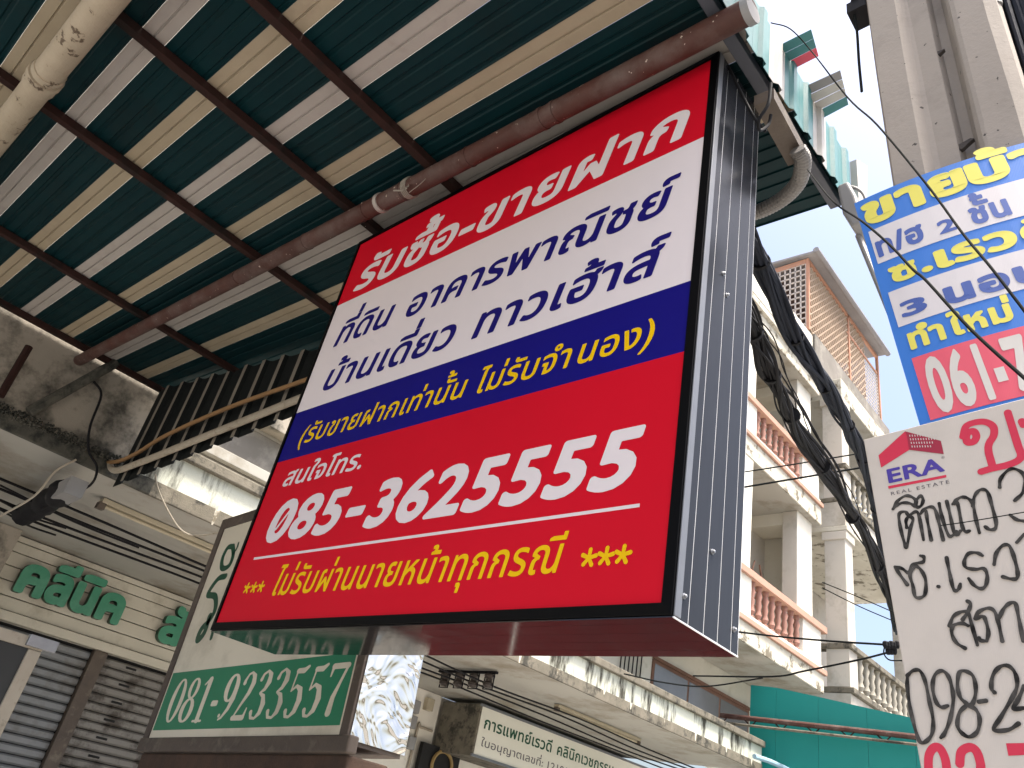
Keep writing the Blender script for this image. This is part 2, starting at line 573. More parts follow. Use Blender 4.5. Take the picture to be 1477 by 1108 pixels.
M['fascia_white'] = mat('fascia_white', (0.45, 0.44, 0.42), 0.5, col2=(0.38, 0.37, 0.35), scale=5, dirt=(0.35, 0.33, 0.3), dscale=4, dlo=.55, dhi=.85)
M['purlin'] = mat('rusty_red_primer', (0.036, 0.014, 0.011), 0.8, col2=(0.02, 0.01, 0.008), scale=6, dirt=(0.012, 0.009, 0.008), dscale=3, bump=0.3, spec=.2, speck=(.4, .36, .32), sscale=55, slo=.775)
M['edge_beam'] = mat('blue_grey_paint', (0.075, 0.08, 0.1), 0.6, scale=4)
M['pipe_red'] = mat('red_oxide_pipe', (0.085, 0.033, 0.025), 0.6, col2=(0.055, 0.025, 0.02), scale=5, spec=.35, dirt=(0.12, 0.085, 0.075), dscale=4, dlo=.45, dhi=.7,
                    speck=(0.5, 0.42, 0.36), sscale=38, slo=.71, bump=0.25)
M['pipe_white'] = mat('flaking_cream_paint', (0.42, 0.36, 0.27), 0.6, col2=(0.33, 0.28, 0.2), scale=4, dirt=(0.09, 0.06, 0.035), dscale=8, dlo=.585, dhi=.62, bump=0.5, bscale=30)
M['black_trim'] = mat('black_plastic_trim', (0.001, 0.001, 0.0015), 0.5, scale=8, spec=.1)
M['acp'] = mat('grey_composite_cladding', (0.028, 0.031, 0.038), 0.2, metal=0.0, col2=(0.022, 0.024, 0.03), scale=3, spec=0.1)
M['acp_dark'] = mat('gloss_black_cladding', (0.008, 0.008, 0.01), 0.07, metal=0.0, scale=4, spec=0.45)
M['alu'] = mat('aluminium_trim', (0.2, 0.21, 0.23), 0.45, metal=0.4, scale=8)
M['seam'] = mat('bare_seam', (0.8, 0.8, 0.8), 0.4, metal=0.3, scale=10)
M['s_red'] = mat('print_red', (0.6, 0.004, 0.02), 0.5, col2=(0.57, 0.004, 0.018), scale=1.5, spec=0.14, bump=.03, bscale=2.5)
M['hoard_red'] = mat('hoarding_red', (0.24, 0.004, 0.008), 0.6, col2=(0.13, 0.003, 0.005), scale=1)
M['sign_panel'] = mat('off_white_panel', (0.72, 0.71, 0.63), 0.5, col2=(0.66, 0.65, 0.57), scale=1)
M['s_white'] = mat('print_white', (0.74, 0.68, 0.7), 0.5, col2=(0.71, 0.66, 0.68), scale=1.5, spec=0.14, bump=.03, bscale=2.5)
M['s_blue'] = mat('print_blue', (0.007, 0.005, 0.18), 0.5, col2=(0.007, 0.005, 0.16), scale=1.5, spec=0.14, bump=.03, bscale=2.5)
M['s_navy'] = mat('print_navy', (0.012, 0.008, 0.16), 0.5, scale=1.5, spec=0.14, bump=.03, bscale=2.5)
M['s_yel'] = mat('print_yellow', (0.82, 0.52, 0.004), 0.5, col2=(0.78, 0.48, 0.004), scale=1.5, spec=0.14, bump=.03, bscale=2.5)
M['steel_bolt'] = mat('bolt_steel', (0.35, 0.36, 0.38), 0.4, metal=0.8, scale=20)
M['cream_sign'] = mat('aged_cream_acrylic', (0.72, 0.67, 0.54), 0.4, col2=(0.65, 0.6, 0.48), scale=1.2, dirt=(0.36, 0.32, 0.24), dscale=1.5, dlo=.5, dhi=.8)
M['g_green'] = mat('sign_green', (0.0, 0.2, 0.095), 0.4, col2=(0.0, 0.175, 0.08), scale=1.5)
M['g_dark'] = mat('sign_dark_green', (0.0, 0.07, 0.032), 0.4, scale=1.5)
M['frame_brown'] = mat('weathered_brown_frame', (0.11, 0.085, 0.065), 0.7, col2=(0.07, 0.055, 0.045), scale=5, dirt=(0.2, 0.17, 0.13), dscale=6, dlo=.55, dhi=.75, bump=.3)
M['rust'] = mat('rust', (0.09, 0.05, 0.03), 0.85, col2=(0.045, 0.028, 0.02), scale=8, bump=.5)
M['concrete'] = mat('old_concrete', (0.36, 0.325, 0.265), 0.85, col2=(0.28, 0.25, 0.205), scale=2.2, dirt=(0.07, 0.065, 0.052), dscale=1.8, dlo=.5, dhi=.64, bump=.4)
M['mossy'] = mat('mossy_ledge', (0.1, 0.095, 0.075), 0.9, col2=(0.05, 0.05, 0.042), scale=4, dirt=(0.02, 0.022, 0.018), dscale=6, dlo=.45, dhi=.6, bump=.8, bscale=25)
M['stained'] = mat('limewash_with_black_mould', (0.62, 0.64, 0.55), 0.85, col2=(0.5, 0.52, 0.44), scale=1.5, dirt=(0.045, 0.042, 0.03), dscale=2.6, dlo=.49, dhi=.6,
                   dstretch=(1, 1, .22), bump=.6, bscale=30)
M['coping'] = mat('grey_coping', (0.2, 0.18, 0.14), 0.9, col2=(0.11, 0.1, 0.075), scale=5, dirt=(0.04, 0.038, 0.03), dscale=4, dlo=.5, dhi=.62, bump=.6)
M['soffit'] = mat('grey_soffit_paint', (0.38, 0.37, 0.33), 0.85, col2=(0.33, 0.32, 0.285), scale=.8, dirt=(0.2, 0.17, 0.12), dscale=.8, dlo=.5, dhi=.7, bump=.15)
M['cream_wall'] = mat('cream_wall', (0.58, 0.56, 0.49), 0.8, col2=(0.5, 0.485, 0.42), scale=.8, dirt=(0.36, 0.33, 0.25), dscale=1.2, dlo=.56, dhi=.75)
M['white_wall'] = mat('white_wall', (0.8, 0.78, 0.71), 0.8, col2=(0.66, 0.63, 0.54), scale=.7, dirt=(0.42, 0.38, 0.3), dscale=1.5, dlo=.6, dhi=.75, bump=.15,
                      speck=(0.2, 0.17, 0.13), sscale=5, slo=.76)
M['beige_wall'] = mat('beige_wall', (0.55, 0.52, 0.46), 0.85, col2=(0.47, 0.445, 0.395), scale=.7, dirt=(0.28, 0.25, 0.19), dscale=1, dlo=.52, dhi=.75, bump=.15)
M['ledge_edge'] = mat('flaked_ledge', (0.6, 0.58, 0.5), 0.85, col2=(0.45, 0.42, 0.34), scale=2, dirt=(0.16, 0.14, 0.1), dscale=2.5, dlo=.53, dhi=.6, bump=.5)
M['pink_rail'] = mat('salmon_rail_paint', (0.46, 0.27, 0.2), 0.8, col2=(0.39, 0.23, 0.17), scale=2, dirt=(0.3, 0.2, 0.15), dscale=4, dlo=.58, dhi=.7)
M['bal_pink'] = mat('terracotta_baluster', (0.36, 0.185, 0.145), 0.8, col2=(0.28, 0.15, 0.12), scale=3)
M['bal_grey'] = mat('weathered_grey_baluster', (0.42, 0.39, 0.33), 0.85, col2=(0.3, 0.28, 0.23), scale=3)
M['grey_roof'] = mat('grey_parapet', (0.22, 0.2, 0.18), 0.9, col2=(0.15, 0.14, 0.12), scale=1, dirt=(0.32, 0.3, 0.26), dscale=1.5, dlo=.5, dhi=.7)
M['roof_metal'] = mat('grey_zinc_roof', (0.27, 0.26, 0.26), 0.6, col2=(0.2, 0.19, 0.2), scale=1.5)
M['cage'] = mat('salmon_cage_paint', (0.5, 0.25, 0.16), 0.75, col2=(0.42, 0.22, 0.14), scale=2)
M['cage_grid'] = mat('cage_mesh', (0.5, 0.38, 0.28), 0.75, scale=3)
M['cage_white'] = mat('white_grille', (0.62, 0.55, 0.5), 0.7, scale=3)
M['maroon'] = mat('dark_shed_wall', (0.1, 0.06, 0.05), 0.8, scale=2)
M['glass_dark'] = mat('dusty_window_glass', (0.13, 0.135, 0.14), 0.18, col2=(0.1, 0.1, 0.105), scale=1, spec=.6)
M['wood'] = mat('brown_window_frame', (0.16, 0.075, 0.045), 0.7, col2=(0.11, 0.055, 0.035), scale=4)
M['teal_panel'] = mat('teal_sheet', (0.0, 0.22, 0.2), 0.6, col2=(0.0, 0.19, 0.175), scale=.5)
M['siding'] = mat('cream_siding', (0.55, 0.52, 0.43), 0.6, col2=(0.48, 0.455, 0.375), scale=.8, dirt=(0.26, 0.22, 0.16), dscale=1.4, dlo=.52, dhi=.75)
M['shutter'] = mat('grey_shutter', (0.21, 0.22, 0.225), 0.5, metal=.2, col2=(0.17, 0.178, 0.18), scale=1.2, dirt=(0.11, 0.1, 0.085), dscale=2, dlo=.5, dhi=.7)
M['shutter_old'] = mat('dirty_shutter', (0.22, 0.21, 0.19), 0.6, metal=.2, col2=(0.17, 0.16, 0.145), scale=1.2, dirt=(0.07, 0.06, 0.05), dscale=2.6, dlo=.48, dhi=.6)
M['dark'] = mat('black_and_painted_shade', (0.008, 0.008, 0.008), 0.8, scale=3)  # own black of panel and bars; shade painted into shutter slots and backings
M['letter_green'] = mat('enamel_green', (0.05, 0.25, 0.15), 0.35, col2=(0.035, 0.19, 0.11), scale=2, dirt=(0.1, 0.3, 0.2), dscale=3, dlo=.5, dhi=.8)
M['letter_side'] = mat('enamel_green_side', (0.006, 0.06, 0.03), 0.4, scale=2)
M['cable'] = mat('black_cable', (0.008, 0.008, 0.01), 0.75, scale=20, spec=.25)
M['cable_blue'] = mat('blue_black_cable', (0.01, 0.014, 0.026), 0.7, scale=20, spec=.3)
M['wire'] = mat('thin_wire', (0.01, 0.012, 0.012), 0.85, scale=20, spec=.08)
M['conduit'] = mat('ochre_conduit', (0.3, 0.17, 0.07), 0.6, col2=(0.24, 0.14, 0.06), scale=6)
M['conduit_white'] = mat('dirty_white_conduit', (0.38, 0.34, 0.27), 0.6, col2=(0.3, 0.26, 0.2), scale=6, dirt=(.16, .13, .09), dscale=8, dlo=.55, dhi=.7)
M['duct_grey'] = mat('duct_grey', (0.2, 0.19, 0.18), 0.6, scale=6)
M['screen_dark'] = mat('dark_corrugated', (0.009, 0.011, 0.011), 0.7, col2=(0.006, 0.008, 0.008), scale=3, spec=.2)
M['screen_tan'] = mat('rib_tan', (0.24, 0.22, 0.18), 0.6, col2=(0.14, 0.12, 0.1), scale=3)
M['pole'] = mat('pole_concrete', (0.34, 0.3, 0.262), 0.85, col2=(0.28, 0.248, 0.216), scale=2.5, dirt=(0.2, 0.176, 0.155), dscale=3, dlo=.5, dhi=.7,
                speck=(0.06, 0.05, 0.045), sscale=42, slo=.71, bump=.14, bscale=70)
M['chip'] = mat('broken_concrete', (0.07, 0.06, 0.055), 0.95, bump=1, bscale=60)
M['b_blue'] = mat('board_blue', (0.025, 0.16, 0.55), 0.55, col2=(0.022, 0.145, 0.5), scale=3)
M['b_white'] = mat('board_white', (0.6, 0.57, 0.58), 0.55, col2=(0.55, 0.52, 0.53), scale=3)
M['b_yel'] = mat('board_yellow', (0.68, 0.62, 0.1), 0.55, col2=(0.63, 0.57, 0.09), scale=3)
M['b_ink'] = mat('board_blue_ink', (0.05, 0.1, 0.36), 0.55, scale=3)
M['b_pink'] = mat('board_faded_red', (0.66, 0.085, 0.13), 0.55, col2=(0.6, 0.075, 0.115), scale=3)
M['b_digit'] = mat('board_digit', (0.6, 0.57, 0.53), 0.55, scale=3)
M['e_board'] = mat('corrugated_plastic_board', (0.54, 0.49, 0.44), 0.55, col2=(0.5, 0.455, 0.405), scale=2, dirt=(0.44, 0.4, 0.35), dscale=3, dlo=.5, dhi=.8)
M['e_red'] = mat('board_red', (0.6, 0.02, 0.06), 0.5, scale=3)
M['e_dred'] = mat('board_deep_red', (0.33, 0.012, 0.04), 0.5, scale=3)
M['e_purple'] = mat('logo_purple', (0.06, 0.035, 0.3), 0.5, scale=3)
M['e_text'] = mat('grey_print', (0.12, 0.11, 0.12), 0.5, scale=3)
M['marker'] = mat('marker_ink', (0.008, 0.008, 0.008), 0.7, col2=(0.085, 0.08, 0.075), scale=45, amt=.7, spec=.1)
M['grey_plastic'] = mat('grey_plastic', (0.27, 0.27, 0.27), 0.55, col2=(0.22, 0.22, 0.22), scale=5)
M['porcelain'] = mat('dark_porcelain', (0.05, 0.04, 0.035), 0.3, scale=5)
M['lamp'] = mat('yellowed_fixture', (0.46, 0.41, 0.3), 0.6, col2=(0.36, 0.32, 0.23), scale=4)
M['bluepipe'] = mat('pale_blue_pipe', (0.3, 0.45, 0.55), 0.5, scale=5)
M['rope'] = mat('rope_fibre', (0.35, 0.32, 0.27), 0.9, scale=30)
M['black_board'] = mat('dark_board_back', (0.02, 0.022, 0.022), 0.4, scale=2, speck=(0.25, .25, .25), sscale=14, slo=.77)
M['gold'] = mat('gold_wreath', (0.3, 0.2, 0.07), 0.5, scale=5)

# corrugation relief of the plastic board: fine vertical flutes
def flutes(m, sc):
    nt = m.node_tree; b = nt.nodes['Principled BSDF']
    tc = nt.nodes.new('ShaderNodeTexCoord'); wv = nt.nodes.new('ShaderNodeTexWave')
    wv.bands_direction = 'X'; wv.inputs['Scale'].default_value = sc
    bp = nt.nodes.new('ShaderNodeBump'); bp.inputs['Strength'].default_value = .1; bp.inputs['Distance'].default_value = .001
    nt.links.new(tc.outputs['Object'], wv.inputs[0]); nt.links.new(wv.outputs['Fac'], bp.inputs['Height'])
    nt.links.new(bp.outputs[0], b.inputs['Normal'])
for k_ in ('e_board', 'b_white', 'b_blue', 'b_pink'):
    flutes(M[k_], 110)

# crumpled stainless steel
def crumple():
    m = bpy.data.materials.new('crumpled_stainless')
    m.use_nodes = True
    nt = m.node_tree; b = nt.nodes['Principled BSDF']
    b.inputs['Metallic'].default_value = 1.0
    b.inputs['Base Color'].default_value = (0.66, 0.63, 0.57, 1)
    b.inputs['Roughness'].default_value = 0.12
    tc = nt.nodes.new('ShaderNodeTexCoord'); n = nt.nodes.new('ShaderNodeTexNoise')
    n.inputs['Scale'].default_value = 3.4; n.inputs['Detail'].default_value = 2.0; n.inputs['Distortion'].default_value = 1.6
    bp = nt.nodes.new('ShaderNodeBump'); bp.inputs['Strength'].default_value = 1.0; bp.inputs['Distance'].default_value = .045
    nt.links.new(tc.outputs['Object'], n.inputs[0]); nt.links.new(n.outputs['Fac'], bp.inputs['Height']); nt.links.new(bp.outputs[0], b.inputs['Normal'])
    return m
M['crumple'] = crumple()

# ------------------------------------------------------------------ ground
def struct(name, mb, m):
    return tag(mb.build(name, m), kind='structure')
g = MB(); g.box((-0.6, -400, -0.3), (400, 400, 0.0)); struct('road', g, M['asphalt'])
g = MB(); g.box((-0.62, -400, -0.3), (-0.78, 400, 0.14)); struct('kerb', g, M['concrete'])
g = MB(); g.box((-0.782, -400, -0.3), (-400, 400, 0.12)); struct('pavement', g, M['pave'])

# ------------------------------------------------------------------ awning
def roofz(x):
    return 4.70 - 0.05 * x
XR0, XR1 = -1.03, -8.18
aw = thing('metal_awning', (-4.5, 0.0, 4.6), 'green metal awning roof with cream stripes and brown purlins over the pavement', 'awning')


def sheet(y0, y1, m, kind):
    w = y1 - y0
    if kind == 'light':
        prof = [(0, .006), (w / 2 - .006, .006), (w / 2 - .003, .014), (w / 2 + .003, .014), (w / 2 + .006, .006), (w, .006)]
    else:
        prof = []
        n = max(2, round(w / .085))
        for i in range(n):
            a = i * w / n
            c = w / n
            prof += [(a, .004), (a + c * .6, .004), (a + c * .68, .012), (a + c * .88, .012), (a + c * .96, .004)]
        prof.append((w, .004))
    th = .003
    pr = prof + [(a, b + th) for a, b in reversed(prof)]
    mb = MB()
    mb.prism(pr, lambda p, t: (XR0 + (XR1 - XR0) * t, y0 + p[0], roofz(XR0 + (XR1 - XR0) * t) + p[1]))
    # caps of the concave profile are replaced by thin strips
    del mb.f[0:2]
    return mb.build('roof_sheet', m, aw)


light = [-3.13 + 0.39 * k for k in range(9)]
light = [-3.29, -2.9, -2.51, -2.12, -1.73, -1.34, -0.95, -0.56, -0.17, 0.225, 0.614, 1.0, 1.385, 1.83, 2.2]
for i, y in enumerate(light):
    w = 0.128
    sheet(y, y + w, M['sheet_tan'] if i % 2 == 0 else M['sheet_white'], 'light')
    y2 = light[i + 1] if i + 1 < len(light) else 2.97
    sheet(y + w + .001, y2 - .001, M['teal'], 'teal')
for x in (-1.09, -1.9, -2.875, -3.64, -4.765, -6.66, -8.05):
    if x == -1.9:
        continue
    mb = MB(); z = roofz(x) - .002
    mb.box((x - .028, -3.3, z - .055), (x + .028, 2.95, z))
    bevel(mb.build('purlin', M['edge_beam'] if x == -1.09 else M['purlin'], aw), .004)
# rafter pipes
def pipe(y, dz, r, m, name='support_pipe', x0=-0.93, x1=-8.3, parent=None, zc=None):
    mb = MB(); mb.tube([(x0, y, roofz(x0) - dz), ((x0 + x1) / 2, y, roofz((x0 + x1) / 2) - dz), (x1, y, roofz(x1) - dz)], r, 20)
    return smooth_by_angle(mb.build(name, m, parent))
pp = pipe(1.70, 0.117, .054, M['pipe_red'], parent=aw)
# coupling collars and cut open end of that pipe
for x in (-1.96, -2.04, -2.55, -3.1, -3.45, -4.1, -5.0):
    mb = MB()
    mb.tube([(x, 1.70, roofz(x) - .117), (x + (.02 if x > -2.1 else .012), 1.70, roofz(x) - .118)], .0575, 20)
    mb.build('pipe_collar', M['pipe_red'], pp)
mb = MB()
x0 = -0.93; z = roofz(x0) - .117
mb.tube([(x0 - .03, 1.70, z), (x0 + .002, 1.70, z)], .058, 20)
mb.build('pipe_end', M['grey_plastic'], pp)
mb = MB()
for k in range(20):
    a = k / 20 * 2 * math.pi
mb.tube([(-3.32, 1.70, roofz(-3.32) - .117), (-3.29, 1.70, roofz(-3.29) - .117)], .061, 20)
mb.build('white_clamp', M['sheet_white'], pp)

wp = pipe(0.03, 0.16, .078, M['pipe_white'], 'painted_pipe', -2.6, -8.1)
tag(wp, 'thick cream pipe with flaking paint and a coupling at top left', 'pipe')
mb = MB()
for x, r, l in ((-4.28, .094, .05), (-4.34, .088, .07), (-4.22, .085, .05)):
    mb.tube([(x, .03, roofz(x) - .16), (x - l, .03, roofz(x - l) - .16)], r, 20)
smooth_by_angle(mb.build('coupling', M['pipe_white'], wp))

# fascia: upright profiled sheets on the awning's street edge
F0, F1 = 1.72, 2.97
zlo, zhi = 4.66, 5.02
n = 8
cols = ['t', 't', 'w', 't', 't', 'w', 't', 't']
for i in range(n):
    y0 = F0 + (F1 - F0) * i / n; y1 = F0 + (F1 - F0) * (i + 1) / n - .0015
    w = y1 - y0
    pr = [(0, 0), (w * .3, 0), (w * .38, .018), (w * .6, .018), (w * .68, 0), (w, 0)]
    pr = pr + [(a, b + .0025) for a, b in reversed(pr)]
    mb = MB()
    mb.prism(pr, lambda p, t: (-1.022 + p[1], y0 + p[0], zlo + (zhi - zlo) * t + (.012 * math.sin(p[0] * 60) if t == 0 else 0)))
    del mb.f[0:2]
    mb.build('fascia_sheet', M['fascia_teal'] if cols[i] == 't' else M['fascia_white'], aw)
mb = MB(); mb.hexa([(-1.02, 2.975, 4.6), (-.985, 2.975, 4.6), (-.97, 3.03, 4.62), (-1.02, 3.03, 4.62), (-1.02, 2.975, 5.02), (-.985, 2.975, 5.02), (-.95, 3.03, 5.0), (-1.02, 3.03, 5.0)])
mb.build('corner_trim', M['fascia_white'], aw)
# street edge of the awning before the sign
mb = MB(); y0 = -3.3
pr = []
yy = y0
while yy < F0 - .01:
    pr += [(yy, 0), (yy + .05, 0), (yy + .065, .018), (yy + .1, .018), (yy + .115, 0)]
    yy += .155
pr2 = pr + [(a, b + .0025) for a, b in reversed(pr)]
mb.prism(pr2, lambda p, t: (-1.022 + p[1], p[0], zlo + (zhi - zlo) * t)); del mb.f[0:2]
mb.build('fascia_sheet', M['fascia_teal'], aw)
# striped flashing plates that stick out beyond the fascia
def plate(px, z, cs, name='flashing_plate'):
    P = [at(x, y, 2, z) for x, y in px]
    k = len(cs)
    par = None
    for i, c in enumerate(cs):
        a, b = i / k, (i + 1) / k - .02
        q = [P[0].lerp(P[3], a), P[1].lerp(P[2], a), P[1].lerp(P[2], b), P[0].lerp(P[3], b)]
        mb = MB(); mb.hexa(q + [p + Vector((0, 0, .004)) for p in q])
        mb.build(name, M[c], aw)
plate([(1120, 68), (1170, 43), (1181, 82), (1130, 108)], 5.0, ['fascia_teal', 'fascia_teal', 'b_pink'])
plate([(1155, 128), (1212, 102), (1224, 152), (1175, 178)], 5.0, ['roof_metal', 'fascia_white', 'fascia_white', 'fascia_teal'])
# hangers, conduit pieces under the far corner
mb = MB(); mb.bar(at(1102, 140, 1, 2.0), at(1150, 228, 1, 2.4), .085, .06)
mb.build('edge_rail', M['frame_brown'], aw)
cd = catmull([at(1070, 312, 1, 2.62), at(1100, 303, 1, 2.6), at(1130, 286, 1, 2.56), at(1152, 262, 1, 2.48), at(1158, 232, 1, 2.36), at(1150, 215, 1, 2.3)], 14)
mb = MB(); mb.tube(cd, [.034 + (.004 if i % 2 else 0) for i in range(len(cd))], 14)
t_ = mb.build('corrugated_duct', M['duct_grey']); tag(t_, 'curved grey corrugated duct under the far corner of the awning', 'duct')
for k, pts in enumerate(([(1112, 120, 1.95), (1108, 150, 1.95), (1095, 172, 1.95), (1096, 188, 2.0), (1108, 180, 2.05), (1112, 166, 2.05)], [(1050, 95, 1.92), (1085, 165, 2.0), (1105, 190, 2.05)])):
    mb = MB(); mb.tube(catmull([at(x, y, 1, d) for x, y, d in pts], 6), .007, 8)
    tag(mb.build('looped_wire', M['cable']), ['black wire curled in a loop under the awning edge beside the sign', 'black wire sagging from the sign top to the awning edge'][k], 'wire')
# rope ties on the pipe
rp = [at(607, 200, 1, 1.86), at(600, 235, 1, 1.80), at(592, 255, 1, 1.78), at(586, 272, 1, 1.64)]
mb = MB(); mb.tube(catmull(rp, 5), .005, 6)
mb.tube([p + Vector((.012, 0, .01)) for p in catmull(rp, 5)], .004, 6)
mb.tube(catmull([at(605, 215, 1, 1.83), at(595, 210, 1, 1.83), at(601, 225, 1, 1.83), at(612, 206, 1, 1.83), at(598, 231, 1, 1.83)], 4), .004, 6)
for k in range(4):
    x = -3.02 - k * .012; z = roofz(x) - .117
    mb.tube([(x + .01 * math.sin(a), 1.70 + .0585 * math.cos(a), z + .0585 * math.sin(a)) for a in [i / 12 * 2 * math.pi for i in range(13)]], .004, 5)
mb.tube([at(568, 275, 1, 1.64), at(582, 275, 1, 1.64)], .005, 6)
mb.tube(catmull([at(590, 278, 1, 1.64), at(610, 262, 1, 1.66), at(625, 243, 1, 1.7)], 5), .002, 5)
tag(mb.build('rope_tie', M['rope']), 'frayed cord tied from the purlin round the brown pipe above the red sign', 'rope')

# hanging corrugated screen closing the awning's far end
SL, SR = Vector((-8.05, 2.50, 0)), Vector((-1.3, 3.0, 0))
sdir = (SR - SL).normalized(); snn = Vector((sdir.y, -sdir.x, 0))
scr = thing('corrugated_screen', (-6, 2.7, 4.0), 'dark corrugated metal screen hanging below the far end of the awning', 'metal screen')
Ls = (SR - SL).length * .86
xx = 0.0
def scr_bot(s_):
    return 3.93 + 0.45 * min(1, s_ / 3.6) if s_ < 3.6 else 4.38 + .05 * (s_ - 3.6)
while xx < Ls - .25:
    w = .285
    pr = [(0, 0), (w * .62, 0), (w * .68, -.035), (w * .86, -.035), (w * .92, 0)]
    for i in range(len(pr)):
        a = pr[i]; b = pr[i + 1] if i + 1 < len(pr) else (w, 0)
        s0, s1 = xx + a[0], xx + b[0]
        pa = SL + sdir * s0 + snn * (-a[1]); pb = SL + sdir * s1 + snn * (-b[1])
        mb = MB()
        zt = min(roofz(pa.x), roofz(pb.x)) - .03
        q = [Vector((pa.x, pa.y, scr_bot(s0))), Vector((pb.x, pb.y, scr_bot(s1)))]
        if i == 0:
            base = MB(); rib = MB()
        tgt = rib if i in (2,) else base
        th = -snn * .002
        tgt.hexa([q[0], q[1], q[1] + th, q[0] + th, Vector((pa.x, pa.y, zt)), Vector((pb.x, pb.y, zt)), Vector((pb.x, pb.y, zt)) + th, Vector((pa.x, pa.y, zt)) + th])
    base.build('screen_sheet', M['screen_dark'], scr)
    rib.build('rib', M['screen_tan'], scr)
    xx += w + .0005

# conduits across the screen
def on_screen(px, py, off=.06):
    """point on a vertical plane just in front of the screen"""
    q = ((px - CX) / FPX, (py - CY) / FPX, 1.0)
    w = Vector([RM[0][i] * q[0] + RM[1][i] * q[1] + RM[2][i] * q[2] for i in range(3)])
    n_ = snn; c = (SL + snn * off).dot(n_) - CAMP.dot(n_)
    return CAMP + w * (c / w.dot(n_))
def top_tube(name, pts, r, m, label, cat, k=6, n=8, group=None):
    mb = MB(); mb.tube(catmull(pts, k), r, n)
    o = smooth_by_angle(mb.build(name, m))
    return tag(o, label, cat, group)
sgn = 1 if on_screen(300, 640, .06).y < on_screen(300, 640, 0).y else -1
top_tube('conduit', [on_screen(112, 661, sgn * .1), on_screen(160, 667, sgn * .1), on_screen(195, 655, sgn * .1), on_screen(240, 628, sgn * .1), on_screen(330, 588, sgn * .1), on_screen(450, 545, sgn * .1)],
         .02, M['conduit'], 'thin ochre conduit running up across the hanging corrugated screen', 'conduit')
top_tube('conduit', [on_screen(175, 625, sgn * .08), on_screen(160, 650, sgn * .08), on_screen(163, 678, sgn * .08), on_screen(200, 668, sgn * .08), on_screen(300, 628, sgn * .08), on_screen(450, 568, sgn * .08)],
         .032, M['conduit_white'], 'dirty white pipe below the ochre conduit on the corrugated screen', 'pipe')

# ------------------------------------------------------------------ the big red, white and blue sign
SX0, SX1, SZ0, SZ1, SY0, SY1 = -3.682, -1.160, 2.238, 4.715, 1.85, 2.225
sg = thing('hanging_signboard', ((SX0 + SX1) / 2, 2.03, SZ0), 'large red white and blue Thai sign box with phone number 085-3625555, hung under the awning', 'signboard')
mb = MB(); mb.box((SX0, SY0, SZ0), (SX1, SY1, SZ1)); mb.build('sign_case', M['black_trim'], sg)
# face bands
for a, b, k in ((4.19, 4.682, 's_red'), (3.437, 4.19, 's_white'), (3.13, 3.437, 's_blue'), (2.272, 3.13, 's_red')):
    mb = MB(); mb.box((-3.652, SY0 - .004, a), (-1.194, SY0 - .0005, b)); mb.build('printed_band', M[k], sg)
# mitred trim around the face
mb = MB()
o_ = [(SX0, SZ0), (SX1, SZ0), (SX1, SZ1), (SX0, SZ1)]; i_ = [(-3.654, 2.270), (-1.192, 2.270), (-1.192, 4.684), (-3.654, 4.684)]
for k in range(4):
    a, b, c, d = o_[k], o_[(k + 1) % 4], i_[(k + 1) % 4], i_[k]
    mb.hexa([(a[0], SY0 - .0005, a[1]), (b[0], SY0 - .0005, b[1]), (c[0], SY0 - .0005, c[1]), (d[0], SY0 - .0005, d[1]),
             (a[0], SY0 - .007, a[1]), (b[0], SY0 - .007, b[1]), (c[0], SY0 - .012, c[1]), (d[0], SY0 - .012, d[1])])
mb.build('frame_trim', M['black_trim'], sg)
ys = [1.888, 1.930, 2.016, 2.098, 2.180, SY1]
mb = MB(); mb.box((SX1 + .0005, SY0 + .002, SZ0), (SX1 + .006, 1.886, SZ1)); bevel(mb.build('edge_trim', M['alu'], sg), .002)
for i in range(len(ys) - 1):
    mb = MB(); mb.box((SX1 + .0005, ys[i], SZ0 - .004), (SX1 + .004, ys[i + 1] - .0045, SZ1)); mb.build('side_strip', M['acp'], sg)
    mb = MB(); mb.box((SX1 + .0005, ys[i + 1] - .0043, SZ0 - .004), (SX1 + .0032, ys[i + 1] - .0005, SZ1)); mb.build('seam', M['seam'], sg)
yb = [SY0, 1.90, 1.985, 2.07, 2.155, SY1]
for i in range(5):
    mb = MB(); mb.box((SX0, yb[i] + .0006, SZ0 - .006), (SX1 + .003, yb[i + 1] - .0006, SZ0 - .001)); mb.build('bottom_strip', M['acp_dark'], sg)
mb = MB(); mb.bar((SX1 + .003, SY0, SZ0 - .005), (SX1 + .003, SY1, SZ0 - .005), .004); mb.build('corner_bead', M['seam'], sg)
for q in ((1048, 426), (986, 860), (1027, 796), (1058, 908), (1043, 395)):
    p = at(q[0], q[1], 0, SX1 + .004)
    mb = MB(); mb.lathe(p, [(0, .009), (.003, .009), (.004, .006), (.009, .0055), (.011, .003)], 10, Vector((1, 0, 0)))
    mb.build('screw', M['steel_bolt'], sg)
sf = Face((0, SY0 - .004, 0), (1, 0, 0), (0, 0, 1), (0, -1, 0))
IT = .2


def row(m, parts, name='lettering', face=sf, parent=sg):
    mb = MB()
    for a in parts:
        text(mb, face, *a[0], **a[1])
    return mb.build(name, M[m], parent)


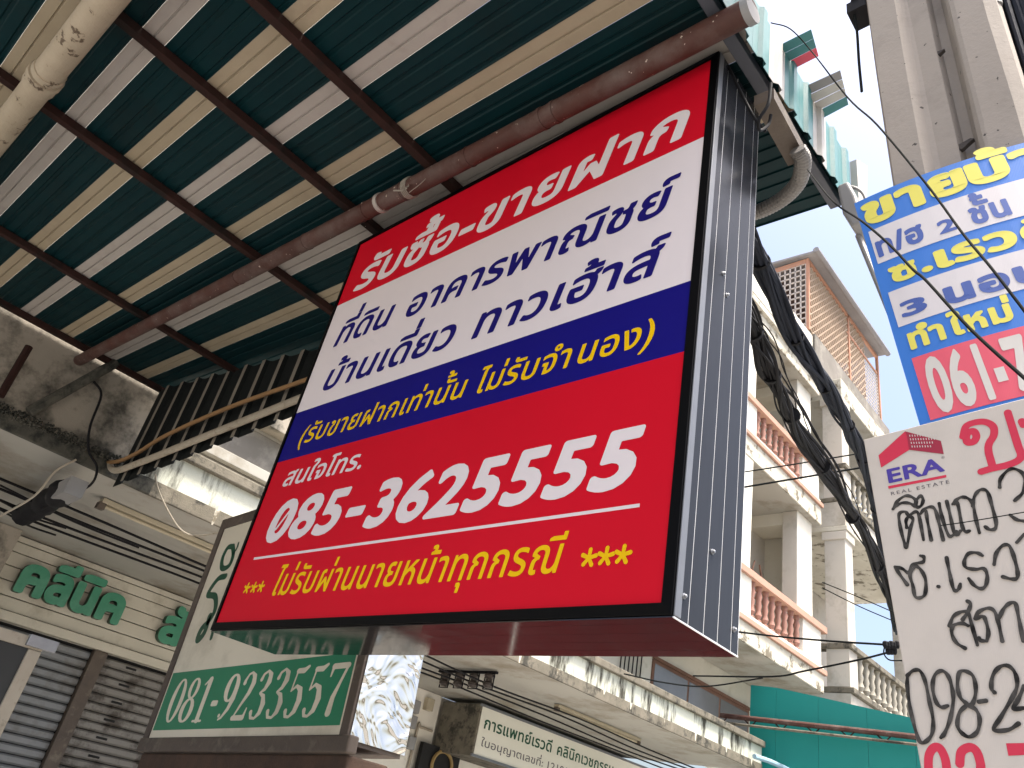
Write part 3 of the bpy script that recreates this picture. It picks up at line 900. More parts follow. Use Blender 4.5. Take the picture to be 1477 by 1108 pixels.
row('s_white', [(("รับซื้อ-ขายฝาก", -3.53, -1.275, 4.245, .183, .03), dict(shear=IT))])
row('s_navy', [(("ที่ดิน", -3.52, -3.02, 3.842, .138, .022), dict(shear=IT)), (("อาคารพาณิชย์", -2.9, -1.285, 3.84, .138, .024), dict(shear=IT))])
row('s_navy', [(("บ้านเดี่ยว", -3.465, -2.445, 3.53, .136, .022), dict(shear=IT)), (("ทาวเฮ้าส์", -2.32, -1.3, 3.525, .138, .024), dict(shear=IT))])
row('s_yel', [(("(รับขายฝากเท่านั้น", -3.505, -2.265, 3.21, .088, .012), dict(shear=IT, track=.02)), (("ไม่รับจำนอง)", -2.19, -1.325, 3.205, .09, .014), dict(shear=IT, track=.02))])
row('s_white', [(("สนใจโทร.", -3.51, -2.865, 2.965, .082, .018), dict(shear=IT))])
row('s_white', [(("085", -3.49, -2.88, 2.655, .226, .034), dict(shear=IT, ref=.691, slash0=True)), (("-", -2.862, -2.732, 2.668, .226, .03), dict(shear=IT, ref=.691)),
                (("3625555", -2.712, -1.315, 2.65, .226, .036), dict(shear=IT, ref=.691))])
mb = MB(); mb.box((-3.523, SY0 - .0055, 2.576), (-1.305, SY0 - .0042, 2.588)); mb.build('underline', M['s_white'], sg)
row('s_yel', [(("ไม่รับผ่านนายหน้าทุกกรณี", -3.243, -1.568, 2.385, .098, .012), dict(shear=IT, track=.02))])
for cs_, cv, R_, r_ in (((-3.484, -3.422, -3.360), 2.432, .023, .0062), ((-1.472, -1.408, -1.345), 2.425, .027, .0075)):
    for cu in cs_:
        mb = MB(); L = []
        for a_ in (90, 162, 234, 306, 18):
            a_ = math.radians(a_ - 6)
            L.append([(cu, cv, r_ * .8), (cu + R_ * math.cos(a_), cv + R_ * math.sin(a_), r_)])
        P_, S_ = stroke_polys(L, .0016)
        put_polys(mb, sf, P_, S_, lambda a, b: (a, b), .0015)
        mb.build('asterisk', M['s_yel'], sg)

# ------------------------------------------------------------------ the green and cream clinic sign behind it
A42 = math.radians(4.2)
gf = Face((-5.84, 2.7, 3.38), (math.cos(A42), 0, math.sin(A42)), (-math.sin(A42), 0, math.cos(A42)), (0, -1, 0))
gs = thing('clinic_signbox', (-4.8, 2.9, 1.7), 'weathered cream sign box with green band reading 081-9233557 and a shiny steel side', 'signboard')


def fbox(mb, f, u0, u1, v0, v1, d0, d1):
    mb.hexa([f.p(u0, v0, d0), f.p(u1, v0, d0), f.p(u1, v0, d1), f.p(u0, v0, d1), f.p(u0, v1, d0), f.p(u1, v1, d0), f.p(u1, v1, d1), f.p(u0, v1, d1)])


mb = MB(); fbox(mb, gf, 0.0, 2.185, -1.62, .02, -.38, -.012); mb.build('sign_case', M['frame_brown'], gs)
mb = MB()
for a in ((-.005, .062, -1.655, .03), (2.125, 2.195, -1.655, .03), (.063, 2.124, -.055, .03)):
    fbox(mb, gf, *a, -.01, .012)
bevel(mb.build('frame', M['frame_brown'], gs), .006)
mb = MB(); fbox(mb, gf, -.02, 2.23, -1.668, -1.58, -.05, .02); bevel(mb.build('bottom_sill', M['frame_brown'], gs), .012, 3)
mb = MB(); fbox(mb, gf, -.0, 2.2, -1.86, -1.67, -.3, -.02); bevel(mb.build('base_beam', M['rust'], gs), .01)
mb = MB(); fbox(mb, gf, .063, 2.124, -1.579, -.056, -.011, 0); mb.build('panel', M['cream_sign'], gs)
mb = MB(); fbox(mb, gf, .08, 2.1, -1.532, -1.155, .0003, .0015); mb.build('green_band', M['g_green'], gs)
mb = MB(); fbox(mb, gf, 2.197, 2.202, -1.60, .02, -.395, -.005); mb.build('steel_side', M['crumple'], gs)


def ell(cx, cy, rx, ry, a0, a1, n, tk, tn):
    out = []
    for i in range(n + 1):
        a = math.radians(a0 + (a1 - a0) * i / n)
        out.append((cx + rx * math.cos(a), cy + ry * math.sin(a), tn + (tk - tn) * abs(math.cos(a)) ** 1.3))
    return out


TK, TN = .068, .02
SD = {
    '0': ([ell(.25, .5, .17, .46, 0, 360, 28, TK, TN)]),
    '8': ([ell(.25, .74, .13, .21, 0, 360, 20, .055, TN), ell(.25, .27, .165, .24, 0, 360, 20, TK, TN)]),
    '1': [[(.26, .05, TK), (.26, .9, TK)], [(.12, .03, .025), (.4, .03, .025)], [(.26, .93, .04), (.11, .8, .02)]],
    '9': [ell(.25, .68, .15, .27, 0, 360, 22, TK, TN), [(.4, .66, TK), (.4, .45, .065), (.34, .25, .05), (.22, .08, .03), (.14, .04, .02)], [(.13, .12, .04), (.13, .12, .04)]],
    '2': [[(.12, .76, .05), (.12, .8, .04), (.18, .93, .025), (.27, .965, .025), (.37, .88, .055), (.4, .74, TK), (.35, .55, .055), (.22, .32, .035), (.1, .08, .02)],
          [(.09, .06, .05), (.4, .06, .055)], [(.41, .07, .04), (.44, .24, .018)]],
    '3': [[(.12, .8, .045), (.15, .9, .03), (.26, .965, .025), (.36, .88, .055), (.37, .74, TK), (.31, .6, .045), (.2, .53, .02)],
          [(.2, .52, .02), (.33, .46, .045), (.39, .3, TK), (.37, .14, .055), (.27, .035, .025), (.15, .05, .03), (.11, .16, .045)]],
    '5': [[(.14, .9, .05), (.3, .9, .055), (.4, .97, .03)], [(.13, .88, .02), (.1, .52, .02)],
          [(.11, .53, .02), (.22, .61, .03), (.34, .54, .055), (.39, .34, TK), (.35, .14, .055), (.24, .035, .025), (.14, .05, .03), (.11, .15, .045)]],
    '7': [[(.08, .92, .055), (.43, .92, .055)], [(.075, .92, .04), (.055, .74, .018)], [(.44, .93, .03), (.33, .6, .035), (.25, .35, .055), (.24, .08, TK)]],
    '-': [[(.1, .4, .04), (.24, .4, .04)], [(.1, .36, .04), (.24, .36, .04)]],
}
_sd = {}
mb = MB()
x = 0
ds = '081-9233557'
wid = [(.34 if c in '-' else .5) for c in ds]
tot = sum(wid)
u0, u1, v0, v1 = .17, 2.065, -1.492, -1.198
for c, w in zip(ds, wid):
    if c not in _sd:
        _sd[c] = stroke_polys(SD[c], .013)
    P, S = _sd[c]
    sx = (u1 - u0) / tot
    put_polys(mb, gf, P, S, lambda a, b: (u0 + (x + a) * sx + (b * .02), v0 + (v1 - v0) * b), .003)
    x += w
mb.build('lettering', M['cream_sign'], gs)
mb = MB()
rad = [.022, .01, .024, .026, .018, .022]
for s_, r in zip(GREENR, rad):
    strokes_on(mb, gf, [s_], r, .007, .0012)
mb.build('lettering', M['g_dark'], gs)

# ------------------------------------------------------------------ utility pole with the two boards
pl = thing('utility_pole', (-.29, 1.7, 0), 'tall grooved concrete utility pole behind the blue and white sale boards', 'utility pole')
prof = [(0, .01), (.006, 0), (.08, 0), (.1, .022), (.112, .027), (.158, .024), (.168, .062), (.192, .064), (.207, .012), (.216, .002), (.228, 0), (.295, 0), (.322, .014), (.33, .03), (.33, .24), (.16, .24), (.15, .2), (.11, .2), (.1, .24), (0, .24)]


def polef(p, t):
    z = t * 9.0
    return (-.463 - .04 * (z - 3.99) + p[0], 1.57 + p[1], z)


mb = MB(); N_ = 24
nb = len(prof)
for k in range(N_ + 1):
    for p in prof:
        q = polef(p, k / N_)
        j = .002
        mb.v.append((q[0] + random.uniform(-j, j), q[1] + random.uniform(-j, j) * .5, q[2]))
for k in range(N_):
    for i in range(nb):
        a, b = k * nb + i, k * nb + (i + 1) % nb
        mb.f.append((a, b, b + nb, a + nb))
mb.build('shaft', M['pole'], pl)
for (px, py, s_) in ((1350, 80, .035), (1385, 213, .05), (1375, 222, .03)):
    p = at(px, py, 1, 1.602)
    mb = MB()
    ring = []
    for k in range(9):
        a = k / 9 * 2 * math.pi
        r = s_ * random.uniform(.4, .62)
        ring.append((r * math.cos(a) * 1.1, r * math.sin(a) * .42 + r * math.cos(a) * .35))
    mb.prism(ring, lambda q, t: (p.x + q[0], p.y - .004 + .012 * t, p.z + q[1]))
    mb.build('spalled_patch', M['chip'], pl)
mb = MB()
for px, py in ((1238, 14),):
    p = at(px, py, 1, 1.6)
    mb.box((p.x - .03, 1.58, p.z - .02), (p.x + .03, 1.66, p.z + .03))
    mb.tube(catmull([p + Vector((-.02, 0, .02)), p + Vector((.0, -.02, .04)), p + Vector((.04, 0, .03))], 4), .009, 8)
mb.build('clamp', M['cable'], pl)
top_tube('cord', [at(1231, 16, 1, 1.6), at(1236, 45, 1, 1.6), at(1239, 90, 1, 1.6), at(1243, 132, 1, 1.6)], .0042, M['wire'], 'short grey cord dangling from the clamp left of the concrete pole', 'cord', 8)
# cables strapped to the right of the pole
cb = thing('cable_bundle', (-.1, 1.66, 0), 'blue-black cables strapped along the right side of the concrete pole', 'cable bundle')
for k in range(11):
    a = random.uniform(-.0, .07); b = random.uniform(0, .08)
    pts = []
    for j in range(10):
        z = 1.0 + j * .7
        pts.append((-.463 - .04 * (z - 3.99) + .325 + a + .006 * math.sin(j * 1.3 + k), 1.64 + b + .006 * math.cos(j * 1.7 + k * 2), z))
    mb = MB(); mb.tube(catmull(pts, 4), random.uniform(.007, .013), 7); smooth_by_angle(mb.build('cable', M['cable_blue'], cb))
p = at(1438, 8, 1, 1.6); mb = MB(); mb.tube([p, p + Vector((0, 0, .5))], .014, 12); mb.build('pipe_stub', M['grey_plastic'], cb)


def board_frame(O, ang, Y, bend=0):
    a = math.radians(ang)
    return Face((O[0], Y, O[1]), (math.cos(a), 0, math.sin(a)), (-math.sin(a), 0, math.cos(a)), (0, -1, 0), bend)


def strip(mb, f, u0, u1, v0, v1, d0, d1, n=14):
    for i in range(n):
        a, b = u0 + (u1 - u0) * i / n, u0 + (u1 - u0) * (i + 1) / n
        fbox(mb, f, a, b, v0, v1, d0, d1)


bb = thing('sale_board', (-.3, 1.5, 2.5), 'upper board on the pole, blue and white with yellow letters and red 061-7 band', 'sign', 'boards tied to the pole')
bf = board_frame((-.501, 3.166), 9, 1.5, .4)


def grid(f, u0, u1, v0, v1, d0, d1, n=16):
    """one continuous bent slab"""
    mb = MB()
    us = [u0 + (u1 - u0) * i / n for i in range(n + 1)]
    for u in us:
        for (v, d) in ((v0, d0), (v1, d0), (v1, d1), (v0, d1)):
            mb.v.append(tuple(f.p(u, v, d)))
    for i in range(n):
        for k in range(4):
            a, b = i * 4 + k, i * 4 + (k + 1) % 4
            mb.f.append((a, b, b + 4, a + 4))
    mb.f.append((3, 2, 1, 0)); e = n * 4
    mb.f.append((e, e + 1, e + 2, e + 3))
    return mb


U1 = .56
grid(bf, -.007, U1, -.690, .003, -.004, 0).build('board', M['b_blue'], bb)
grid(bf, .0055, U1, -.2255, -.1133, .0002, .0008).build('white_band', M['b_white'], bb)
grid(bf, .008, U1, -.4265, -.321, .0002, .0008).build('white_band', M['b_white'], bb)
grid(bf, .0145, U1, -.679, -.5185, .0002, .0008).build('red_band', M['b_pink'], bb)
H2 = .014
def brow(m, parts):
    row(m, parts, face=bf, parent=bb)
T2 = dict(h=H2, d=.0014)
brow('b_yel', [(("ขาย", .004, .236, -.0965, .079, .055), dict(T2)), (("บ้าน", .238, .49, -.096, .079, .055), dict(T2))])
brow('b_ink', [(("ท/ฮ", .0115, .117, -.209, .053, .045), dict(T2)), (("2", .146, .182, -.209, .042, .04), dict(T2, ref=.691)), (("ชั้น", .213, .289, -.2135, .054, .045), dict(T2)), (("1", .322, .342, -.214, .042, .04), dict(T2, ref=.691))])
brow('b_yel', [(("ซ.", .0215, .111, -.303, .051, .05), dict(T2)), (("เรวดี", .119, .36, -.308, .056, .055), dict(T2))])
brow('b_ink', [(("3", .0215, .0755, -.4075, .045, .045), dict(T2, ref=.691)), (("นอน", .112, .30, -.414, .05, .05), dict(T2))])
brow('b_yel', [(("ทำใหม่", .019, .218, -.498, .046, .045), dict(T2))])
brow('b_digit', [(("061", .030, .1365, -.6715, .143, .035), dict(T2, ref=.691)), (("7", .174, .214, -.6715, .138, .04), dict(T2, ref=.691))])
mb = MB(); fbox(mb, bf, .149, .1665, -.636, -.602, .001, .0014); mb.build('lettering', M['b_digit'], bb)

eb = thing('estate_board', (-.3, 1.5, 1.7), 'lower board on the pole, off-white with a red roof logo and handwritten Thai', 'sign', 'boards tied to the pole')
ef = board_frame((-.511, 2.476), 6, 1.494)
mb = MB(); fbox(mb, ef, 0, .62, -.92, 0, -.004, 0); bevel(mb.build('board', M['e_board'], eb), .003, 3)
for (idx, k) in ((0, 'e_red'), (1, 'e_dred')):
    mb = MB(); mb.poly([ef.p(u, v, .0006 + idx * .0003) for u, v in LOGO[idx]]); mb.build('roof_logo', M[k], eb)
mb = MB(); mb.poly([ef.p(u, v, .0006) for u, v in LOGO[2]]); mb.build('logo_line', M['e_red'], eb)
mb = MB()
for j in range(4):
    for i in range(11 - j):
        u = .089 + i * .0047; v = -.017 - j * .0085 - i * .0013
        mb.poly([ef.p(u, v, .0013), ef.p(u + .0016, v, .0013), ef.p(u + .0016, v - .0045, .0013), ef.p(u, v - .0045, .0013)])
mb.build('logo_windows', M['b_digit'], eb)
row('e_purple', [(("ERA", .0335, .1375, -.1135, .0335, .032), dict(h=.02, d=.0008, ref=.727))], face=ef, parent=eb)
row('e_text', [(("REAL ESTATE", .0338, .1405, -.1405, .0078, .006), dict(h=.03, d=.0008, ref=.727, track=.16)), (("®", .1365, .1425, -.0865, .005, .0), dict(h=.03, d=.0008, ref=.727))], face=ef, parent=eb)
mb = MB()
strokes_on(mb, ef, RED[:1], .0068, .0014, .0006); strokes_on(mb, ef, RED[1:3], .0066, .0014, .0008); strokes_on(mb, ef, RED[3:], .0066, .0014, .0006)
mb.build('lettering', M['e_red'], eb)
mb = MB(); strokes_on(mb, ef, RED2, .0066, .0014, .0006); mb.poly([ef.p(u, v, .0007) for u, v in RED7[0]])
mb.build('lettering', M['e_red'], eb)
mb = MB(); strokes_on(mb, ef, HAND, .0031, .001, .0010, .18); mb.build('handwriting', M['marker'], eb)

# unseen red hoardings, added for the red reflection on the sign's glossy underside
for k, (a, b) in enumerate(((-8.2, -5.66), (-5.6, -2.9))):
    t_ = thing('added_red_hoarding', ((a + b) / 2, 6.05, .12), ['left', 'right'][k] + ' of two unseen red hoardings added for the reflection under the big sign', 'hoarding', 'red hoardings added out of view')
    mb = MB(); mb.box((a, 6.0, .3), (b, 6.04, 1.42)); bevel(mb.build('panel', M['hoard_red'], t_), .004)
    for x in (a + .1, b - .1):
        mb = MB(); mb.box((x - .03, 6.045, .12), (x + .03, 6.1, 1.38)); mb.build('leg', M['black_trim'], t_)

# ------------------------------------------------------------------ clinic shop-house behind: canopy, walls, siding, shutters
cl = thing('clinic_building', (-10.5, 6.0, 0.12), 'old clinic shop-house with mouldy concrete canopy and grey underside at the lower left', 'building')


def part(name, a, b, m, parent=cl, bv=0):
    mb = MB(); mb.box(a, b)
    o = mb.build(name, M[m], parent)
    if bv:
        bevel(o, bv)
    return o


YE = 17.0
part('parapet_wall', (-8.36, -6, 4.22), (-8.2, 2.74, 5.35), 'concrete')
part('canopy_slab', (-12.5, -6, 4.06), (-8.22, YE - .02, 4.2), 'soffit')
part('canopy_beam', (-8.215, -6, 4.045), (-8.16, 2.9, 4.2), 'mossy', bv=.01)
part('canopy_lip', (-8.215, 2.9, 4.045), (-8.18, YE, 4.215), 'coping', bv=.008)
part('fascia', (-8.36, 2.745, 4.2155), (-8.2, YE - .01, 4.545), 'stained')
part('coping', (-8.42, 2.745, 4.546), (-8.13, YE + .03, 4.67), 'coping', bv=.015)
part('end_wall', (-12.4, YE - .14, 4.205), (-8.37, YE - .02, 4.55), 'stained')
for y in np.arange(3.6, 16.6, 1.07):
    mb = MB(); yy = y + random.uniform(-.2, .2)
    ln = random.uniform(.05, .17)
    mb.hexa([(-8.181, yy, 4.2 - ln), (-8.181, yy + .02, 4.2 - ln), (-8.178, yy + .02, 4.2 - ln), (-8.178, yy, 4.2 - ln), (-8.181, yy - .02, 4.215), (-8.181, yy + .05, 4.215), (-8.178, yy + .05, 4.215), (-8.178, yy - .02, 4.215)])
    mb.build('lime_drip', M['ledge_edge'], cl)
# beam under the left end of the awning and moss crumbs on the ledge
mb = MB()
for k in range(1100):
    y = random.uniform(-.5, 2.6); x = -8.16 + random.uniform(-.03, .03); z = 4.2 + random.uniform(-.05, .07); r = random.uniform(.006, .016)
    mb.tube([(x, y, z - r), (x + r * .4, y, z), (x, y + r * .3, z + r)], [r * .5, r, r * .3], 5)
tag(mb.build('moss', M['mossy'], cl), kind='stuff')
part('upper_wall', (-10.1, -6, 4.205), (-9.9, 20.3, 17.0), 'cream_wall')
# walls below the canopy
part('shop_wall', (-12.7, -6, .12), (-12.5, 18, 4.055), 'white_wall')
part('wall_panel', (-12.498, 9.2, 2.4), (-12.40, 11.5, 4.055), 'white_wall', bv=.01)
part('column', (-12.45, 2.45, .12), (-12.0, 2.93, 4.055), 'concrete', bv=.01)
zs = [4.05, 3.965, 3.825, 3.64, 3.455, 3.27, 3.095]
for i in range(len(zs) - 1):
    part('siding_board', (-12.44, 2.95, zs[i + 1] + .006), (-12.31 - .006 * (i % 2), 9.1, zs[i] - .006), 'siding', bv=.006)
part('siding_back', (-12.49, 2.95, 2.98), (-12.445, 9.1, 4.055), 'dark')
part('siding_sill', (-12.44, 2.95, 2.97), (-12.25, 9.1, 3.09), 'siding', bv=.01)
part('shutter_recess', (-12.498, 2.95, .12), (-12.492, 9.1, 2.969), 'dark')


def shutter(y0, y1, m, label):
    t = thing('roller_shutter', (-12.46, (y0 + y1) / 2, .12), label, 'roller shutter', 'roller shutters under the clinic siding')
    z = 2.93; k = 0
    while z > .25:
        mb = MB()
        a, b = y0 + .01, y1 - .01
        pr = [(-12.455, z - .118), (-12.43, z - .112), (-12.41, z - .09), (-12.41, z - .03), (-12.432, z - .01), (-12.455, z - .004)]
        mb.prism(pr, lambda p, t_: (p[0], a + (b - a) * t_, p[1]))
        mb.build('slat', M[m], t)
        if k % 2 == 0 and z > 1.2:
            for c in ([.62] if y0 < 4 else [.35, 1.3]):
                mb = MB(); mb.tube([(-12.4095, y0 + c, z - .06), (-12.4095, y0 + c + .16, z - .06)], .016, 8); mb.build('slot', M['dark'], t)  # solid black rod, the slot's inner shade painted as colour
        z -= .12; k += 1
    return t


shutter(2.95, 4.62, 'shutter', 'grey roller shutter left of the brown post, lower left')
shutter(4.82, 9.0, 'shutter_old', 'grimy streaked roller shutter right of the brown post')
t_ = part('shutter_post', (-12.44, 4.62, .12), (-12.33, 4.82, 2.968), 'frame_brown', parent=None, bv=.01)
tag(t_, 'brown steel post standing between the two roller shutters', 'post')

lt = thing('clinic_lettering', (-12.28, 4.5, 3.3), 'raised green Thai letters fixed on the cream siding at left', 'letters')
lf = Face((-12.20, 0, 0), (0, 1, 0), (0, 0, 1), (1, 0, 0))


def raised(word, y0, y1, base, xh, off):
    chars = []
    P, S = layout(word, off, 0, .016)
    # one part per base letter with its marks
    groups = []
    for ch in word:
        if (ch in TONE or ch in UPV or ch in LOWV) and groups:
            groups[-1] += ch
        else:
            groups.append(ch)
    W = [sum(advance(c) + off * .9 for c in g_ if not (c in TONE or c in UPV or c in LOWV)) for g_ in groups]
    tot_ = sum(W); x = 0
    for g_, w in zip(groups, W):
        a = y0 + (y1 - y0) * x / tot_ + .01; b = y0 + (y1 - y0) * (x + w) / tot_ - .005
        mb = MB(); text(mb, lf, g_, a, b, base, xh, off, depth=.0, h=.02, d=0); fr = mb.build('letter', M['letter_green'], lt)
        mb = MB()
        P, S = layout(g_, off, 0, .02)
        sy = xh / (.548 + 2 * off)
        xs = [p[0] for q in P for p in q]; a0, a1 = min(xs), max(xs); sx = (b - a) / (a1 - a0)
        f = lambda p, q: (a + (p - a0) * sx, base + (q + off) * sy)
        for s0, s1 in S:
            mb.poly([lf.p(*f(*s0), 0), lf.p(*f(*s1), 0), lf.p(*f(*s1), -.1), lf.p(*f(*s0), -.1)])
        if mb.v:
            mb.build('return_edge', M['letter_side'], fr)
        x += w


raised("คลีนิค", 3.2, 4.72, 3.335, .41, .05)
raised("สั", 5.33, 5.80, 3.315, .41, .05)

# bright framed dark board at the lower left corner
db = thing('framed_board', (-5.0, 1.2, 1.0), 'dark board in a white frame at the lower left corner', 'board')
part('panel', (-5.03, .2, 1.0), (-5.0, 1.53, 2.06), 'black_board', db)
part('frame', (-5.04, .2, 2.06), (-4.985, 1.6, 2.12), 'conduit_white', db, .004)
part('frame', (-5.04, 1.53, .95), (-4.985, 1.6, 2.058), 'conduit_white', db, .004)
part('bracket', (-5.0, 1.5, 2.07), (-4.96, 1.66, 2.13), 'steel_bolt', db, .004)

# ceiling lamps and cables under the canopy
def tube_light(y0, y1, x, label):
    t = thing('ceiling_light', (x, y0, 3.95), label, 'ceiling light', 'fluorescent fittings under the canopy')
    part('housing', (x - .06, y0, 4.0), (x + .06, y1, 4.05), 'lamp', t, .006)
    mb = MB(); mb.tube([(x, y0 + .06, 3.975), (x, y1 - .06, 3.975)], .019, 10); mb.build('tube', M['lamp'], t)
    part('end_cap', (x - .04, y0 - .02, 3.93), (x + .04, y0 + .06, 4.0), 'frame_brown', t)
    part('end_cap', (x - .04, y1 - .06, 3.93), (x + .04, y1 + .02, 4.0), 'frame_brown', t)
tube_light(2.75, 4.3, -9.0, 'unlit fluorescent fitting under the canopy, above the raised green letters')
tube_light(11.6, 14.3, -9.5, 'yellowed fluorescent fitting under the canopy above the white clinic sign')
for k, y_ in enumerate((815, 826, 838, 849)):
    p = at(298, y_, 2, 3.9)
    pts = [(p.x + random.uniform(-.03, .03), Y_, 3.9 + .03 * math.sin(Y_ * 1.1 + k)) for Y_ in (-3, 0, 2.5, 5, 7.5, 9.6, 12, 14.5, 17)]
    top_tube('service_cable', pts, .016, M['cable'], ['uppermost', 'second', 'third', 'lowest'][k] + ' of four black cables running along under the canopy', 'cable', 5, 6, 'service cables under the canopy')
for k, (a, b) in enumerate((((0, 700), (200, 790)), ((0, 722), (95, 762)), ((0, 735), (80, 772)))):
    p, q = at(a[0], a[1], 2, 3.82), at(b[0], b[1], 2, 3.9)
    top_tube('drop_wire', [p, (p + q) / 2 + Vector((0, 0, -.03)), q], .012, M['cable'], ['long', 'middle', 'short'][k] + ' black wire at the far left under the concrete ledge', 'wire', 6, 6)
top_tube('drop_wire', [at(135, 550, 0, -8.1), at(146, 570, 0, -8.1), at(130, 615, 0, -8.1), at(128, 650, 0, -8.1), at(140, 675, 0, -8.05), at(130, 700, 0, -8.05), at(95, 715, 0, -8.3), at(60, 735, 0, -9)], .012, M['cable'],
         'black wire hanging down the stained wall left of the screen', 'wire')
top_tube('drop_wire', [at(224, 684, 0, -8.0), at(228, 705, 0, -8.0), at(243, 738, 0, -8.0), at(262, 765, 0, -8.1), at(285, 773, 0, -8.2), at(322, 767, 1, 3.1)], .008, M['conduit_white'],
         'loose pale wire sagging from the screen to the clinic sign', 'wire')
top_tube('drop_wire', [at(0, 745, 0, -8.3), at(50, 715, 0, -8.2), at(80, 680, 0, -8.15), at(110, 663, 0, -8.1)], .01, M['conduit_white'], 'pale wire curving up to the ochre conduit at left', 'wire')
cw = thing('wrapped_joint', at(65, 728, 2, 3.8), 'lumpy black taped cable joint under the canopy at left', 'cable joint')
a, b = at(28, 744, 2, 3.85), at(100, 708, 2, 3.8)
mb = MB(); pts = [a.lerp(b, t / 14) + Vector((0, 0, .02 * math.sin(t * 2.2))) for t in range(15)]
mb.tube(pts, [.05] + [.1 + .03 * math.sin(t * 1.9) + .02 * random.random() for t in range(13)] + [.06], 12)
smooth_by_angle(mb.build('wrap', M['cable'], cw))
mb = MB(); mb.bar(b + (a - b) * .1, b + (b - a) * .12, .17, .17); mb.build('clip', M['grey_plastic'], cw)
# angled struts and pipe on the left wall
top_tube('wall_strut', [at(42, 500, 0, -8.05), at(0, 572, 0, -8.05)], .035, M['purlin'], 'thin rusty strut leaning on the stained wall at far left', 'strut', 2)
top_tube('wall_brace', [at(168, 523, 0, -8.04), at(110, 556, 0, -8.1), at(42, 594, 0, -8.14)], .05, M['mossy'], 'mossy end of a pipe running down the wall below the awning', 'pipe', 4)

# insulator rack
ir = thing('insulator_rack', (-9.7, 9.45, 3.9), 'rack of four dark spool insulators under the canopy left of the white clinic sign', 'insulators')
part('bar', (-10.4, 9.43, 4.0), (-9.05, 9.48, 4.04), 'cable', ir)
for k in range(4):
    x = -10.22 + k * .34
    mb = MB(); mb.lathe((x, 9.455, 3.78), [(0, .05), (.03, .09), (.07, .09), (.1, .055), (.14, .055), (.17, .09), (.2, .09), (.22, .05)], 12)
    smooth_by_angle(mb.build('insulator', M['porcelain'], ir))
    mb = MB(); mb.tube([(x - .1, 9.455, 4.0), (x - .1, 9.455, 3.76), (x + .1, 9.455, 3.76), (x + .1, 9.455, 4.0)], .012, 6); mb.build('bracket', M['cable'], ir)

# second clinic sign, a long white box
cs = thing('long_signbox', (-11.7, 14, 3.05), 'long white clinic sign box with dark green Thai lettering under the canopy', 'signboard')
part('case', (-12.39, 11.55, 3.04), (-11.32, 19.0, 3.97), 'coping', cs, .01)
part('panel', (-11.319, 11.6, 3.08), (-11.31, 18.95, 3.93), 'sign_panel', cs)
part('frame', (-11.325, 11.53, 3.93), (-11.29, 19.0, 3.975), 'alu', cs)
part('frame', (-11.325, 11.53, 3.035), (-11.29, 19.0, 3.08), 'alu', cs)
cf = Face((-11.309, 0, 0), (0, 1, 0), (0, 0, 1), (1, 0, 0))
def uvc(px, py):
    p = at(px, py, 0, -11.309); return p.y, p.z
ua, va = uvc(697.5, 1050); ub, vb = uvc(795, 1084); uc, vc = uvc(803, 1087); 
mb = MB(); text(mb, cf, "การแพทย์เรวดี", ua, ub, 3.56, .17, .02, d=.002, h=.02); text(mb, cf, "คลินิกเวชกรรม", uc, uc + (ub - ua) * .98, 3.56, .17, .02, d=.002, h=.02)
mb.build('lettering', M['g_dark'], cs)
ud, vd = uvc(692, 1080)
mb = MB(); text(mb, cf, "ใบอนุญาตเลขที่: 12101003950", ud, ud + 3.7, 3.25, .11, .008, d=.002, h=.025)
mb.build('lettering', M['e_text'], cs)

# pipes, meter boxes and emblem on the white wall
for k, (px, py) in enumerate(((592, 1000), (600, 1000), (612, 990))):
    p = at(px, py, 0, -12.4)
    top_tube('wall_pipe', [(-12.44, p.y, 1.5), (-12.44, p.y, 4.0)], .03, M['conduit_white'], ['left', 'middle', 'right'][k] + ' one of three white conduits down the wall beside the shiny steel', 'pipe', 2)
p = at(603, 1048, 0, -12.36); q = at(668, 1068, 0, -12.36)
top_tube('wall_pipe', [(-12.36, p.y, 1.6), (-12.36, p.y, p.z - .08), (-12.36, p.y + .08, p.z), (-12.36, 11.4, p.z + .0)], .025, M['conduit_white'], 'white conduit bending right along the wall below the insulators', 'pipe', 5)
for k, (px, py) in enumerate(((597, 1018), (592, 1040), (590, 1070), (617, 1015))):
    p = at(px, py, 0, -12.38)
    o = part('meter_box', (-12.42, p.y - .09, p.z - .13), (-12.28, p.y + .09, p.z + .1), 'lamp' if k == 3 else 'grey_plastic', None, .012)
    tag(o, ['upper grey box on the conduits beside the steel side', 'middle grey box on the conduits beside the steel side', 'lowest grey box on the conduits beside the steel side', 'yellowed lamp holder box hanging on the white wall'][k], 'box')
p = at(641, 1100, 0, -12.1)
em = thing('round_emblem', (-12.15, p.y, p.z), 'gold ring emblem on a dark panel at the bottom, left of the long sign', 'emblem')
part('panel', (-12.3, p.y - .55, p.z - .9), (-12.2, p.y + .5, p.z + .25), 'dark', em)
mb = MB(); mb.tube([(-12.15, p.y + .27 * math.cos(a), p.z - .08 + .27 * math.sin(a)) for a in [i / 24 * 2 * math.pi for i in range(25)]], .035, 6); mb.build('ring', M['gold'], em)

